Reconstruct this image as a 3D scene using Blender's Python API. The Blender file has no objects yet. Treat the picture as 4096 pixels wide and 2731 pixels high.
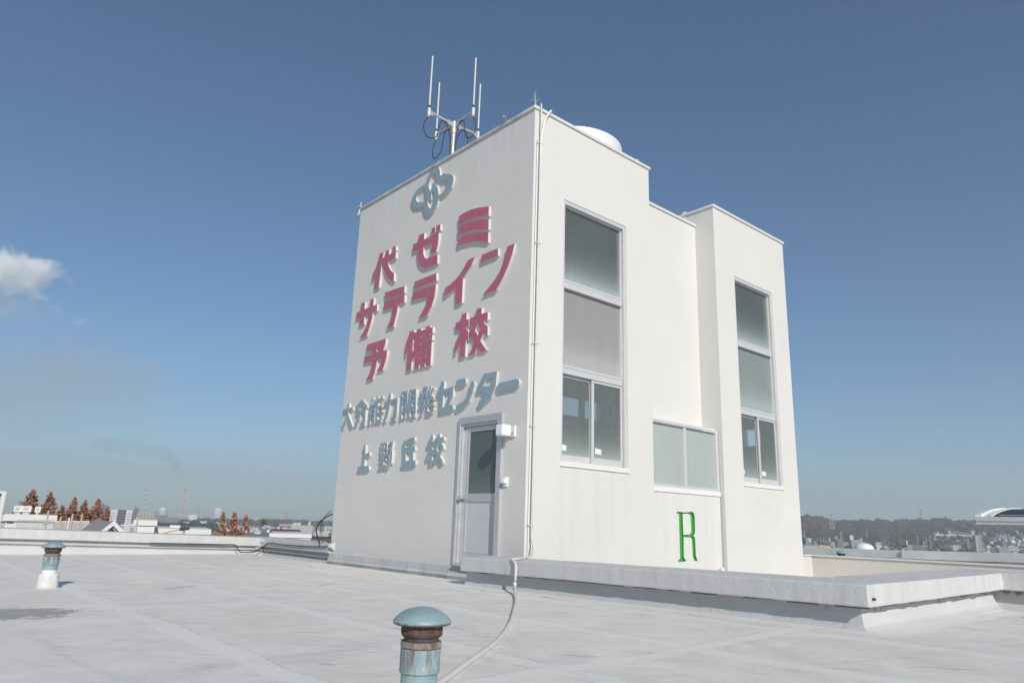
import bpy, bmesh, math, random
from mathutils import Vector, Matrix
from mathutils.geometry import tessellate_polygon
random.seed(7)
SC = bpy.context.scene
COL = SC.collection
R = math.radians

# ------------------------------------------------------------------ camera
F_PX, YAW, PITCH, ROLL = 2874.1166, R(48.8085), R(14.3492), R(1.8188)
CAM = Vector((-6.5648, -7.1377, 0.7358))
IW, IH = 4096, 2731
fwd = Vector((math.cos(PITCH)*math.cos(YAW), math.cos(PITCH)*math.sin(YAW), math.sin(PITCH)))
_r = Vector((math.sin(YAW), -math.cos(YAW), 0)); _u = _r.cross(fwd)
rgt = math.cos(ROLL)*_r + math.sin(ROLL)*_u
upv = -math.sin(ROLL)*_r + math.cos(ROLL)*_u
cam = bpy.data.objects.new('camera', bpy.data.cameras.new('camera')); COL.objects.link(cam)
cam.data.sensor_width = 36; cam.data.lens = 36*F_PX/IW; cam.data.clip_start = .05; cam.data.clip_end = 30000
M = Matrix((( rgt.x, upv.x, -fwd.x, CAM.x), (rgt.y, upv.y, -fwd.y, CAM.y), (rgt.z, upv.z, -fwd.z, CAM.z), (0,0,0,1)))
cam.matrix_world = M
SC.camera = cam

# ------------------------------------------------------------------ light
SUN_EL, SUN_AZ = R(28), R(68)          # azimuth in which the light travels
world = bpy.data.worlds.new('World'); SC.world = world; world.use_nodes = True
nt = world.node_tree
sky = nt.nodes.new('ShaderNodeTexSky'); sky.sky_type = 'NISHITA'; sky.sun_disc = False
sky.sun_elevation = SUN_EL
sky.sun_rotation = math.atan2(-math.cos(SUN_AZ), -math.sin(SUN_AZ))
sky.air_density = 1.0; sky.dust_density = 1.0; sky.ozone_density = 4.0; sky.altitude = 1000
tint = nt.nodes.new('ShaderNodeMix'); tint.data_type = 'RGBA'; tint.blend_type = 'MULTIPLY'; tint.inputs[0].default_value = 1
tint.inputs[7].default_value = (.78, .96, .985, 1); nt.links.new(sky.outputs[0], tint.inputs[6])
nt.links.new(tint.outputs[2], nt.nodes['Background'].inputs[0]); nt.nodes['Background'].inputs[1].default_value = .080
sun = bpy.data.objects.new('sun', bpy.data.lights.new('sun', 'SUN')); COL.objects.link(sun)
sun.data.energy = 3.6; sun.data.angle = R(.5); sun.data.color = (1, .935, .84)
sd = Vector((math.cos(SUN_EL)*math.cos(SUN_AZ), math.cos(SUN_EL)*math.sin(SUN_AZ), -math.sin(SUN_EL)))
sun.rotation_euler = sd.to_track_quat('-Z', 'Y').to_euler()
SC.view_settings.view_transform = 'Standard'; SC.view_settings.look = 'None'
SC.view_settings.exposure = 0.27; SC.view_settings.gamma = 1; SC.view_settings.use_curve_mapping = False
SC.render.engine = 'CYCLES'
SC.cycles.use_denoising = True
SC.cycles.max_bounces = 8; SC.cycles.transparent_max_bounces = 12
SC.cycles.volume_bounces = 5; SC.cycles.volume_max_steps = 128
SC.cycles.sample_clamp_indirect = 4

# ------------------------------------------------------------------ pixel helpers (photo pixel -> point)
def ray(x, y): return fwd + (x-IW/2)/F_PX*rgt - (y-IH/2)/F_PX*upv
def onp(x, y, ax, v):
    d = ray(x, y); return CAM + d*((v-CAM[ax])/d[ax])
def onX(x, y, v=0): return onp(x, y, 0, v)
def onY(x, y, v=0): return onp(x, y, 1, v)
def onZ(x, y, v=0): return onp(x, y, 2, v)
def at(x, y, D):
    d = ray(x, y); return CAM + d*(D/math.hypot(d.x, d.y))
def crop(ox, oy, s): return lambda x, y: (ox+x/s, oy+y/s)

# ------------------------------------------------------------------ materials
MATS = {}
def nmat(name):
    m = bpy.data.materials.new(name); m.use_nodes = True; MATS[name] = m
    return m, m.node_tree, m.node_tree.nodes['Principled BSDF']
def noise(nt, scale, detail=4, rough=.6, vec=None, dist=0):
    n = nt.nodes.new('ShaderNodeTexNoise'); n.inputs['Scale'].default_value = scale
    n.inputs['Detail'].default_value = detail; n.inputs['Roughness'].default_value = rough
    n.inputs['Distortion'].default_value = dist
    if vec: nt.links.new(vec, n.inputs['Vector'])
    return n.outputs['Fac']
def objco(nt, scale=None):
    t = nt.nodes.new('ShaderNodeTexCoord')
    if scale is None: return t.outputs['Object']
    m = nt.nodes.new('ShaderNodeMapping'); m.inputs['Scale'].default_value = scale
    nt.links.new(t.outputs['Object'], m.inputs['Vector']); return m.outputs['Vector']
def ramp(nt, fac, stops):
    r = nt.nodes.new('ShaderNodeValToRGB'); e = r.color_ramp.elements
    while len(e) < len(stops): e.new(.5)
    for el, (p, c) in zip(e, stops):
        el.position = p; el.color = (*c, 1) if len(c) == 3 else c
    nt.links.new(fac, r.inputs[0]); return r.outputs[0]
def mix(nt, fac, a, b, mode='MIX'):
    n = nt.nodes.new('ShaderNodeMix'); n.data_type = 'RGBA'; n.blend_type = mode
    for sock, v in ((n.inputs[0], fac), (n.inputs[6], a), (n.inputs[7], b)):
        if isinstance(v, (int, float)): sock.default_value = v
        elif isinstance(v, tuple): sock.default_value = (*v, 1)
        else: nt.links.new(v, sock)
    return n.outputs[2]
def math_(nt, op, a, b=0.0, c=None):
    n = nt.nodes.new('ShaderNodeMath'); n.operation = op
    for i, v in enumerate((a, b) if c is None else (a, b, c)):
        if isinstance(v, (int, float)): n.inputs[i].default_value = v
        else: nt.links.new(v, n.inputs[i])
    return n.outputs[0]
def bump(nt, p, h, strength, dist=.01):
    b = nt.nodes.new('ShaderNodeBump'); b.inputs['Strength'].default_value = strength; b.inputs['Distance'].default_value = dist
    nt.links.new(h, b.inputs['Height']); nt.links.new(b.outputs[0], p.inputs['Normal'])
def plain(name, col, rough=.6, var=.08, scale=3.0, metal=0, bmp=0, bscale=80):
    m, nt, p = nmat(name)
    f = noise(nt, scale, 5, .65, objco(nt))
    lo = tuple(c*(1-var) for c in col); hi = tuple(min(1, c*(1+var)) for c in col)
    nt.links.new(ramp(nt, f, [(.3, lo), (.7, hi)]), p.inputs['Base Color'])
    p.inputs['Roughness'].default_value = rough; p.inputs['Metallic'].default_value = metal
    if bmp: bump(nt, p, noise(nt, bscale, 3, .6, objco(nt)), bmp)
    return m

def stucco(name, col, bstr, streak=.05, dirt=.06, bscale=75, runs=False):
    m, nt, p = nmat(name)
    big = noise(nt, .9, 5, .6, objco(nt)); st = noise(nt, 1.0, 5, .7, objco(nt, (7, 7, .35)))
    c1 = ramp(nt, big, [(.3, tuple(c*(1-dirt) for c in col)), (.7, col)])
    k = ramp(nt, st, [(.35, (1-streak,)*3), (.6, (1, 1, 1))])
    c2 = mix(nt, 1.0, c1, k, 'MULTIPLY')
    sp = noise(nt, 13, 2, .5, objco(nt))
    c3 = mix(nt, ramp(nt, sp, [(.74, (0,)*3), (.8, (.35,)*3)]), c2, (.36, .36, .36))
    if runs:
        # rain runs below the two tall windows, and grime just above the plinth of the lettered wall
        co = objco(nt); sx = nt.nodes.new('ShaderNodeSeparateXYZ'); nt.links.new(co, sx.inputs[0])
        def rng(a_, b_): return math_(nt, 'MULTIPLY', math_(nt, 'GREATER_THAN', sx.outputs[0], a_), math_(nt, 'LESS_THAN', sx.outputs[0], b_))
        below = math_(nt, 'MULTIPLY', math_(nt, 'MAXIMUM', rng(.62, 2.16), rng(5.36, 6.84)), math_(nt, 'LESS_THAN', sx.outputs[2], 1.56))
        rn_ = noise(nt, 1, 5, .75, objco(nt, (13, 13, .28)))
        c3 = mix(nt, math_(nt, 'MULTIPLY', below, ramp(nt, rn_, [(.5, (0,)*3), (.74, (.24,)*3)])), c3, (.42, .41, .395))
        top = math_(nt, 'MULTIPLY', math_(nt, 'MAXIMUM', 0.0, math_(nt, 'SUBTRACT', sx.outputs[2], 5.9)), .9)
        tn = noise(nt, 1, 6, .75, objco(nt, (9, 9, .6)))
        c3 = mix(nt, math_(nt, 'MULTIPLY', math_(nt, 'MULTIPLY', top, math_(nt, 'LESS_THAN', sx.outputs[0], .01)), ramp(nt, tn, [(.45, (0,)*3), (.75, (.5,)*3)])), c3, (.42, .42, .42))
    nt.links.new(c3, p.inputs['Base Color']); p.inputs['Roughness'].default_value = .85
    p.inputs['Specular IOR Level'].default_value = .2
    g = noise(nt, bscale, 2, .5, objco(nt)); g2 = noise(nt, bscale*.3, 3, .5, objco(nt))
    h = math_(nt, 'ADD', ramp(nt, g, [(.35, (0,)*3), (.7, (1,)*3)]), math_(nt, 'MULTIPLY', g2, .7))
    bump(nt, p, h, bstr, .012)
    return m
M_WALL = stucco('tower_stucco', (.69, .682, .66), .24, .010, .05, 70, True)
M_BEIGE = stucco('beige_stucco', (.66, .64, .60), .3, .04, .06, 55)
M_TRIM = plain('painted_trim', (.66, .66, .65), .6, .06, 2)
M_SHADYTRIM = plain('weathered_coping', (.50, .51, .52), .7, .25, 5, bmp=.3)

def parapet_mat(name, col):
    m, nt, p = nmat(name)
    big = noise(nt, 1.3, 6, .6, objco(nt)); st = noise(nt, 1.0, 6, .75, objco(nt, (9, 9, .5)))
    c1 = ramp(nt, big, [(.3, tuple(c*.9 for c in col)), (.7, col)])
    c2 = mix(nt, 1, c1, ramp(nt, st, [(.3, (.86, .86, .86)), (.55, (1, 1, 1))]), 'MULTIPLY')
    # grime patches, dark streaks with their own shape
    gr = noise(nt, 2.3, 8, .75, objco(nt, (1, 1, .55)), .6)
    c3 = mix(nt, ramp(nt, gr, [(.60, (0,)*3), (.74, (.5,)*3)]), c2, (.2, .2, .205))
    nt.links.new(c3, p.inputs['Base Color']); p.inputs['Roughness'].default_value = .75
    h = math_(nt, 'ADD', noise(nt, 60, 3, .6, objco(nt)), math_(nt, 'MULTIPLY', noise(nt, 9, 4, .6, objco(nt)), 1.6))
    bump(nt, p, h, .35, .012)
    return m
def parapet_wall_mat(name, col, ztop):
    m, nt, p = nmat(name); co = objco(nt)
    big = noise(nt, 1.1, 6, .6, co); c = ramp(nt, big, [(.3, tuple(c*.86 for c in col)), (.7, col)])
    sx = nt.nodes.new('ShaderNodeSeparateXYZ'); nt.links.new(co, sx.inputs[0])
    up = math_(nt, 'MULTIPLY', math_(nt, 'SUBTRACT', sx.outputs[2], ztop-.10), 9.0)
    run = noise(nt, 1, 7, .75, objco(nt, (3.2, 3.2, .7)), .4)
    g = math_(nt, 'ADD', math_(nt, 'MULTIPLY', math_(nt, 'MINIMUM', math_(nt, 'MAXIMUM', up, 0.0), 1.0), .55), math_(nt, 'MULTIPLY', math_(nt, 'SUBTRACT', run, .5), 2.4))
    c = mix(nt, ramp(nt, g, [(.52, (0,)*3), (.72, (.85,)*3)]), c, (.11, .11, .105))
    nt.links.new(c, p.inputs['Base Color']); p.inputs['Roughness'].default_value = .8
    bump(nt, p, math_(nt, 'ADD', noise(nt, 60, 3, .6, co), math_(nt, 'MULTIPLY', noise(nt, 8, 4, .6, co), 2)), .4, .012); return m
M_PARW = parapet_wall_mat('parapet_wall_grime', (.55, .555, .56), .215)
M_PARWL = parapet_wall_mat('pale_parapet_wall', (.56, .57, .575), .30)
M_PAR = parapet_mat('parapet_membrane', (.61, .61, .61))
M_PARL = parapet_mat('pale_parapet_membrane', (.56, .57, .575))

def floor_mat():
    m, nt, p = nmat('roof_membrane')
    co = objco(nt)
    big = noise(nt, .35, 6, .65, co); mid = noise(nt, 2.2, 7, .7, co, .5); fine = noise(nt, 55, 3, .6, co)
    dirt = noise(nt, .75, 9, .78, co, .9)
    base = ramp(nt, big, [(.32, (.785, .755, .70)), (.68, (.84, .815, .76))])
    c = mix(nt, 1, base, ramp(nt, mid, [(.32, (.86, .855, .85)), (.62, (1, 1, 1))]), 'MULTIPLY')
    # streaks of grime, long in the direction rain ran
    st = noise(nt, 1, 8, .75, objco(nt, (1.6, .5, 1)), .7)
    c = mix(nt, ramp(nt, st, [(.6, (0,)*3), (.72, (.55,)*3)]), c, (.52, .515, .51))
    c = mix(nt, ramp(nt, dirt, [(.59, (0,)*3), (.72, (.6,)*3)]), c, (.42, .42, .43))
    # thin scuffs, all in one direction
    mp = nt.nodes.new('ShaderNodeMapping'); mp.inputs['Rotation'].default_value = (0, 0, R(41)); nt.links.new(co, mp.inputs[0])
    mp2 = nt.nodes.new('ShaderNodeMapping'); mp2.inputs['Scale'].default_value = (.9, 4.2, 1); nt.links.new(mp.outputs[0], mp2.inputs[0])
    sc1 = noise(nt, 1.5, 9, .72, mp2.outputs[0], .3)
    c = mix(nt, 1, c, ramp(nt, sc1, [(.30, (.88, .875, .865)), (.48, (.98, .98, .98)), (.66, (1.03, 1.03, 1.02))]), 'MULTIPLY')
    c = mix(nt, ramp(nt, sc1, [(.575, (0,)*3), (.66, (.6,)*3)]), c, (.36, .355, .35))
    # lap seams every metre: slightly paler strips with a worn edge
    sx = nt.nodes.new('ShaderNodeSeparateXYZ'); nt.links.new(co, sx.inputs[0])
    wob = math_(nt, 'MULTIPLY', math_(nt, 'SUBTRACT', noise(nt, 1.2, 4, .6, co), .5), .22)
    def strips(axis, per, off, w):
        v = math_(nt, 'ADD', sx.outputs[axis], wob)
        v = math_(nt, 'ADD', v, off + 100*per)
        fr = math_(nt, 'MODULO', v, per)
        return math_(nt, 'LESS_THAN', fr, w)
    s = math_(nt, 'MAXIMUM', strips(0, 1.22, .05, .16), strips(1, 3.7, .6, .14))
    def edge(axis, per, off, w):
        v = math_(nt, 'MODULO', math_(nt, 'ADD', math_(nt, 'ADD', sx.outputs[axis], wob), off + 100*per), per)
        return math_(nt, 'MULTIPLY', math_(nt, 'GREATER_THAN', v, w), math_(nt, 'LESS_THAN', v, w+.014))
    ed = math_(nt, 'MAXIMUM', edge(0, 1.22, .05, .16), edge(1, 3.7, .6, .14))
    c = mix(nt, math_(nt, 'MULTIPLY', ed, math_(nt, 'MULTIPLY', ramp(nt, noise(nt, 1.7, 5, .7, co), [(.45, (0,)*3), (.6, (.5,)*3)]), 1.0)), c, (.36, .355, .35))
    c = mix(nt, math_(nt, 'MULTIPLY', s, .5), c, (.84, .82, .775))
    c = mix(nt, .17, c, mix(nt, 1, c, ramp(nt, fine, [(.3, (.6,)*3), (.7, (1.15,)*3)]), 'MULTIPLY'))
    # the dark dried puddle near the small vent and small black scabs along the kerb
    def spot(x, y, sx_, sy_, rot=0):
        mp = nt.nodes.new('ShaderNodeMapping'); mp.vector_type = 'TEXTURE'
        mp.inputs['Location'].default_value = (x, y, 0); mp.inputs['Scale'].default_value = (sx_, sy_, 1); mp.inputs['Rotation'].default_value = (0, 0, rot)
        nt.links.new(co, mp.inputs['Vector'])
        ln = nt.nodes.new('ShaderNodeVectorMath'); ln.operation = 'LENGTH'; nt.links.new(mp.outputs[0], ln.inputs[0])
        d = math_(nt, 'SUBTRACT', 1.0, ln.outputs['Value'])
        return math_(nt, 'MULTIPLY', math_(nt, 'GREATER_THAN', math_(nt, 'ADD', d, math_(nt, 'MULTIPLY', math_(nt, 'SUBTRACT', noise(nt, 6, 8, .8, co, .6), .5), 2.2)), .35), .65)
    c = mix(nt, spot(-5.55, -.55, .55, .55), c, (.2, .2, .21))
    c = mix(nt, math_(nt, 'MULTIPLY', spot(-3.9, 1.1, .42, .12, .7), .55), c, (.33, .33, .33))
    c = mix(nt, math_(nt, 'MULTIPLY', spot(-2.3, .9, .40, .10, .7), .55), c, (.33, .33, .33))
    def band(axis, lo, hi, a2=None, lo2=0, hi2=0):
        m_ = math_(nt, 'MULTIPLY', math_(nt, 'GREATER_THAN', math_(nt, 'ADD', sx.outputs[axis], wob2), lo), math_(nt, 'LESS_THAN', math_(nt, 'ADD', sx.outputs[axis], wob2), hi))
        if a2 is not None: m_ = math_(nt, 'MULTIPLY', m_, math_(nt, 'MULTIPLY', math_(nt, 'GREATER_THAN', sx.outputs[a2], lo2), math_(nt, 'LESS_THAN', sx.outputs[a2], hi2)))
        return m_
    wob2 = math_(nt, 'MULTIPLY', math_(nt, 'SUBTRACT', noise(nt, 2.5, 5, .6, co), .5), .14)
    margin = math_(nt, 'MAXIMUM', math_(nt, 'MAXIMUM', band(0, -.94, 0, 1, -4.9, .7), band(1, -4.86, -4.0, 0, -.9, 3)), math_(nt, 'MAXIMUM', band(0, -.28, .3, 1, .5, 9), band(1, 7.75, 9)))
    c = mix(nt, math_(nt, 'MULTIPLY', margin, .5), c, (.80, .81, .815))
    scab = ramp(nt, noise(nt, 1, 7, .72, objco(nt, (9, 4, 1)), .8), [(.60, (0,)*3), (.625, (.9,)*3)])
    scab2 = ramp(nt, noise(nt, 1, 7, .72, objco(nt, (4, 9, 1)), .8), [(.61, (0,)*3), (.63, (.85,)*3)])
    c = mix(nt, math_(nt, 'MULTIPLY', scab, band(0, -1.06, -.90, 1, -4.2, -.1)), c, (.07, .066, .062))
    c = mix(nt, math_(nt, 'MULTIPLY', scab2, band(1, -5.12, -4.96, 0, -.2, 2.2)), c, (.09, .085, .08))
    nt.links.new(c, p.inputs['Base Color']); p.inputs['Roughness'].default_value = .8
    h = math_(nt, 'ADD', fine, math_(nt, 'MULTIPLY', mid, 1.5))
    h = math_(nt, 'ADD', h, math_(nt, 'MULTIPLY', s, .8))
    bump(nt, p, h, .14, .01)
    return m
M_FLOOR = floor_mat()
M_ALU = plain('aluminium', (.59, .595, .60), .38, .05, 6, metal=.55)
M_WFRAME = plain('pale_window_frame', (.66, .665, .665), .4, .04, 6, metal=.25)
M_DOOR = plain('door_leaf_grey', (.54, .548, .555), .5, .04, 2)
M_DARK = plain('dark_gap', (.06, .06, .065), .8)
M_WHITE = plain('white_paint', (.78, .775, .76), .5, .04, 4)
M_LSIDE = plain('letter_edge', (.60, .585, .55), .6, .07, 7)
def letter_face(name, col, fade):
    m, nt, p = nmat(name)
    f = noise(nt, 4.5, 6, .7, objco(nt))
    nt.links.new(ramp(nt, f, [(.3, col), (.72, fade)]), p.inputs['Base Color']); p.inputs['Roughness'].default_value = .45
    return m
M_RED = letter_face('raspberry_acrylic', (.44, .10, .17), (.48, .165, .235))
M_BLUE = letter_face('grey_blue_acrylic', (.25, .355, .425), (.275, .375, .44))
M_GREEN = plain('green_paint', (.06, .34, .06), .5, .12, 9)
M_RODW = plain('fibreglass_white', (.62, .60, .565), .45, .08, 3)
M_GALV = plain('galvanised_steel', (.46, .46, .46), .45, .15, 9, metal=.4)
M_CABLE = plain('black_cable', (.025, .025, .03), .5)
M_VERD = plain('verdigris', (.30, .46, .38), .7, .25, 15)
M_TANK = plain('tank_white', (.80, .80, .80), .4, .02, 1)
M_HOSE = plain('pale_hose', (.62, .60, .57), .45, .06, 8)
def glass(name, tint, rough=.03, opac=.0, diff=(.5, .5, .5), refl_amt=None):
    """window glass: tinted see-through plus a mirror coat, plus (for wired and frosted panes) a milky share"""
    m, nt, p = nmat(name); nt.nodes.remove(p); out = nt.nodes['Material Output']
    tr = nt.nodes.new('ShaderNodeBsdfTransparent'); tr.inputs[0].default_value = (*tint, 1)
    gl = nt.nodes.new('ShaderNodeBsdfGlossy'); gl.inputs['Roughness'].default_value = rough
    di = nt.nodes.new('ShaderNodeBsdfDiffuse'); tl = nt.nodes.new('ShaderNodeBsdfTranslucent'); tl.inputs[0].default_value = (*diff, 1)
    co = objco(nt); n1 = noise(nt, 1.1, 4, .6, co)
    stk = noise(nt, 1, 5, .7, objco(nt, (14, 14, .6)))
    col = mix(nt, 1, diff, ramp(nt, stk, [(.3, (.9, .9, .9)), (.65, (1, 1, 1))]), 'MULTIPLY')
    nt.links.new(col, di.inputs[0])
    a = nt.nodes.new('ShaderNodeMixShader'); a.inputs[0].default_value = .3
    nt.links.new(di.outputs[0], a.inputs[1]); nt.links.new(tl.outputs[0], a.inputs[2])
    b = nt.nodes.new('ShaderNodeMixShader')
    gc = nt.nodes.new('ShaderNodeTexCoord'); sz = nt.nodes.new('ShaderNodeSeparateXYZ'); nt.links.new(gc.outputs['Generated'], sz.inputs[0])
    refl_fade = math_(nt, 'MULTIPLY', math_(nt, 'POWER', math_(nt, 'SUBTRACT', 1.0, math_(nt, 'MINIMUM', sz.outputs[2], 1.0)), 5.0), refl_amt or 0.0)  # reflection fade painted in: pane gets milkier toward its bottom
    nt.links.new(math_(nt, 'MINIMUM', math_(nt, 'ADD', math_(nt, 'ADD', opac - .06, math_(nt, 'MULTIPLY', n1, .12)), refl_fade), 1.0), b.inputs[0])
    nt.links.new(tr.outputs[0], b.inputs[1]); nt.links.new(a.outputs[0], b.inputs[2])
    fr = nt.nodes.new('ShaderNodeFresnel'); fr.inputs[0].default_value = 1.5
    c = nt.nodes.new('ShaderNodeMixShader'); nt.links.new(fr.outputs[0], c.inputs[0])
    nt.links.new(b.outputs[0], c.inputs[1]); nt.links.new(gl.outputs[0], c.inputs[2])
    nt.links.new(c.outputs[0], out.inputs[0]); return m
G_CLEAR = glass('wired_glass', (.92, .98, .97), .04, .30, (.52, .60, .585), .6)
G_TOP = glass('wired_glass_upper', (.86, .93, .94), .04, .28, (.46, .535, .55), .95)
G_FROST = glass('figured_frosted_glass', (.6, .62, .61), .3, .72, (.575, .585, .565), .6)
G_FROSTD = glass('dim_frosted_glass', (.6, .66, .66), .25, .66, (.50, .58, .565), .6)
G_DOOR = glass('door_frosted_glass', (.48, .57, .545), .22, .42, (.31, .38, .36), .3)
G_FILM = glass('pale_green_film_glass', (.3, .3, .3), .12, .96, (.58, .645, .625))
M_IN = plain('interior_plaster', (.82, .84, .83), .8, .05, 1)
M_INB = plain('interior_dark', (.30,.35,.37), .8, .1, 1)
M_BROWN = plain('interior_wood', (.48, .38, .34), .6, .1, 4)

# ------------------------------------------------------------------ mesh builder
class MB:
    def __init__(s): s.v = []; s.f = []; s.m = []
    def add(s, vs, fs, mi=0):
        o = len(s.v); s.v += [Vector(v) for v in vs]
        for f in fs: s.f.append([i+o for i in f]); s.m.append(mi)
        return s
    def box(s, x0, x1, y0, y1, z0, z1, mi=0):
        return s.add([(x0,y0,z0),(x1,y0,z0),(x1,y1,z0),(x0,y1,z0),(x0,y0,z1),(x1,y0,z1),(x1,y1,z1),(x0,y1,z1)],
                     [(3,2,1,0),(4,5,6,7),(0,1,5,4),(1,2,6,5),(2,3,7,6),(3,0,4,7)], mi)
    def obox(s, c, ex, ey, ez, mi=0):
        c = Vector(c); ex, ey, ez = Vector(ex), Vector(ey), Vector(ez)
        P = [c-ex-ey-ez, c+ex-ey-ez, c+ex+ey-ez, c-ex+ey-ez, c-ex-ey+ez, c+ex-ey+ez, c+ex+ey+ez, c-ex+ey+ez]
        return s.add(P, [(3,2,1,0),(4,5,6,7),(0,1,5,4),(1,2,6,5),(2,3,7,6),(3,0,4,7)], mi)
    def bar(s, a, b, w, h=None, mi=0):
        a, b = Vector(a), Vector(b); d = (b-a); L = d.length; d = d/L; h = h or w
        up = Vector((0,0,1)) if abs(d.z) < .95 else Vector((1,0,0))
        x = d.cross(up).normalized(); y = x.cross(d)
        return s.obox((a+b)/2, x*w/2, y*h/2, d*L/2, mi)
    def tube(s, pts, r, n=10, mi=0, cap=True):
        pts = [Vector(p) for p in pts]; rr = r if isinstance(r, (list, tuple)) else [r]*len(pts)
        rings = []; prev = None
        for i, p in enumerate(pts):
            d = (pts[min(i+1, len(pts)-1)]-pts[max(i-1, 0)]).normalized()
            if prev is None:
                u = Vector((0,0,1)) if abs(d.z) < .9 else Vector((1,0,0)); x = d.cross(u).normalized()
            else: x = (prev - d*prev.dot(d)).normalized()
            prev = x; y = d.cross(x)
            rings.append([p + (x*math.cos(2*math.pi*k/n) + y*math.sin(2*math.pi*k/n))*rr[i] for k in range(n)])
        vs = [v for q in rings for v in q]; fs = []
        for i in range(len(rings)-1):
            for k in range(n): fs.append((i*n+k, i*n+(k+1)%n, (i+1)*n+(k+1)%n, (i+1)*n+k))
        if cap: fs.append(tuple(range(n-1, -1, -1))); fs.append(tuple((len(rings)-1)*n+k for k in range(n)))
        return s.add(vs, fs, mi)
    def lathe(s, prof, c, n=32, mi=0, axis=None, wob=None):
        c = Vector(c); az = Vector(axis or (0,0,1)).normalized()
        ax = az.cross(Vector((0,1,0)) if abs(az.y) < .9 else Vector((1,0,0))).normalized(); ay = az.cross(ax)
        vs = []; fs = []
        for r, z in prof:
            for k in range(n):
                a = 2*math.pi*k/n; q = r*(1 + (wob(a, z) if wob else 0))
                vs.append(c + az*z + (ax*math.cos(a)+ay*math.sin(a))*q)
        for i in range(len(prof)-1):
            for k in range(n): fs.append((i*n+k, i*n+(k+1)%n, (i+1)*n+(k+1)%n, (i+1)*n+k))
        fs.append(tuple(range(n-1, -1, -1))); fs.append(tuple((len(prof)-1)*n+k for k in range(n)))
        return s.add(vs, fs, mi)
    def build(s, name, mats, parent=None, smooth=0, origin=None, bevel=0, fix=True):
        me = bpy.data.meshes.new(name)
        if origin is None and parent is None:
            xs = [v.x for v in s.v]; ys = [v.y for v in s.v]; zs = [v.z for v in s.v]
            origin = Vector(((min(xs)+max(xs))/2, (min(ys)+max(ys))/2, min(zs)))
        o = Vector(origin) if origin is not None else Vector((0,0,0))
        me.from_pydata([tuple(v-o) for v in s.v], [], s.f)
        if not isinstance(mats, (list, tuple)): mats = [mats]
        for m in mats: me.materials.append(m)
        me.polygons.foreach_set('material_index', s.m)
        if fix:
            b = bmesh.new(); b.from_mesh(me); bmesh.ops.recalc_face_normals(b, faces=b.faces); b.to_mesh(me); b.free()
        if smooth:
            me.polygons.foreach_set('use_smooth', [True]*len(me.polygons)); me.set_sharp_from_angle(angle=R(smooth))
        me.update()
        ob = bpy.data.objects.new(name, me); COL.objects.link(ob); ob.location = o
        if parent is not None:
            ob.parent = parent; ob.matrix_parent_inverse = Matrix.Translation(-world_loc(parent))
        if bevel:
            bm_ = ob.modifiers.new('bevel', 'BEVEL'); bm_.width = bevel; bm_.segments = 2; bm_.limit_method = 'ANGLE'; bm_.angle_limit = R(40)
        return ob
def quadY(x0, x1, y, z0, z1): return MB().add([(x0,y,z0),(x1,y,z0),(x1,y,z1),(x0,y,z1)], [(0,1,2,3)])
def quadX(x, y0, y1, z0, z1): return MB().add([(x,y1,z0),(x,y0,z0),(x,y0,z1),(x,y1,z1)], [(0,1,2,3)])
def world_loc(o):
    return WL.get(o.name, Vector(o.location))
WL = {}
def thing(name, label, cat, loc, group=None):
    o = bpy.data.objects.new(name, None); COL.objects.link(o); o.location = loc; WL[o.name] = Vector(loc)
    return tag(o, label, cat, group)
def tag(o, label=None, cat=None, group=None, kind=None):
    if label: o['label'] = label
    if cat: o['category'] = cat
    if group: o['group'] = group
    if kind: o['kind'] = kind
    return o
def sub(name, mb, mats, parent, **k):
    """part or sub-part; geometry given in world coordinates"""
    o = mb.build(name, mats, parent, origin=(0,0,0), **k); WL[o.name] = Vector((0,0,0)); return o
def dup(root, off, label=None):
    """copy of a thing and its parts and their sub-parts, moved by off"""
    r = root.copy(); COL.objects.link(r); r.location = root.location + Vector(off)
    if label: r['label'] = label
    for ch in root.children:
        c = ch.copy(); COL.objects.link(c); c.parent = r
        for g in ch.children:
            d = g.copy(); COL.objects.link(d); d.parent = c
    return r

def panel(mb, ax, v, th, rect, holes, mi=0):
    """wall slab with rectangular openings. ax: 0 = plane x=v, 1 = plane y=v; slab runs from v to v+th. rect=(a0,a1,z0,z1)"""
    a = sorted({rect[0], rect[1], *[h[0] for h in holes], *[h[1] for h in holes]})
    z = sorted({rect[2], rect[3], *[h[2] for h in holes], *[h[3] for h in holes]})
    def solid(i, j):
        if i < 0 or j < 0 or i >= len(a)-1 or j >= len(z)-1: return False
        ca, cz = (a[i]+a[i+1])/2, (z[j]+z[j+1])/2
        return not any(h[0] < ca < h[1] and h[2] < cz < h[3] for h in holes)
    P = (lambda t, q, d: (v+d, t, q)) if ax == 0 else (lambda t, q, d: (t, v+d, q))
    for i in range(len(a)-1):
        for j in range(len(z)-1):
            if not solid(i, j): continue
            a0, a1, z0, z1 = a[i], a[i+1], z[j], z[j+1]
            mb.add([P(a0,z0,0),P(a1,z0,0),P(a1,z1,0),P(a0,z1,0)], [(0,1,2,3)], mi)
            mb.add([P(a0,z0,th),P(a1,z0,th),P(a1,z1,th),P(a0,z1,th)], [(3,2,1,0)], mi)
            for (di, dj, q) in ((-1,0,((a0,z0),(a0,z1))),(1,0,((a1,z1),(a1,z0))),(0,-1,((a1,z0),(a0,z0))),(0,1,((a0,z1),(a1,z1)))):
                if not solid(i+di, j+dj):
                    (p, r_), (p2, r2) = q
                    mb.add([P(p,r_,0),P(p,r_,th),P(p2,r2,th),P(p2,r2,0)], [(0,1,2,3)], mi)

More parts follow.
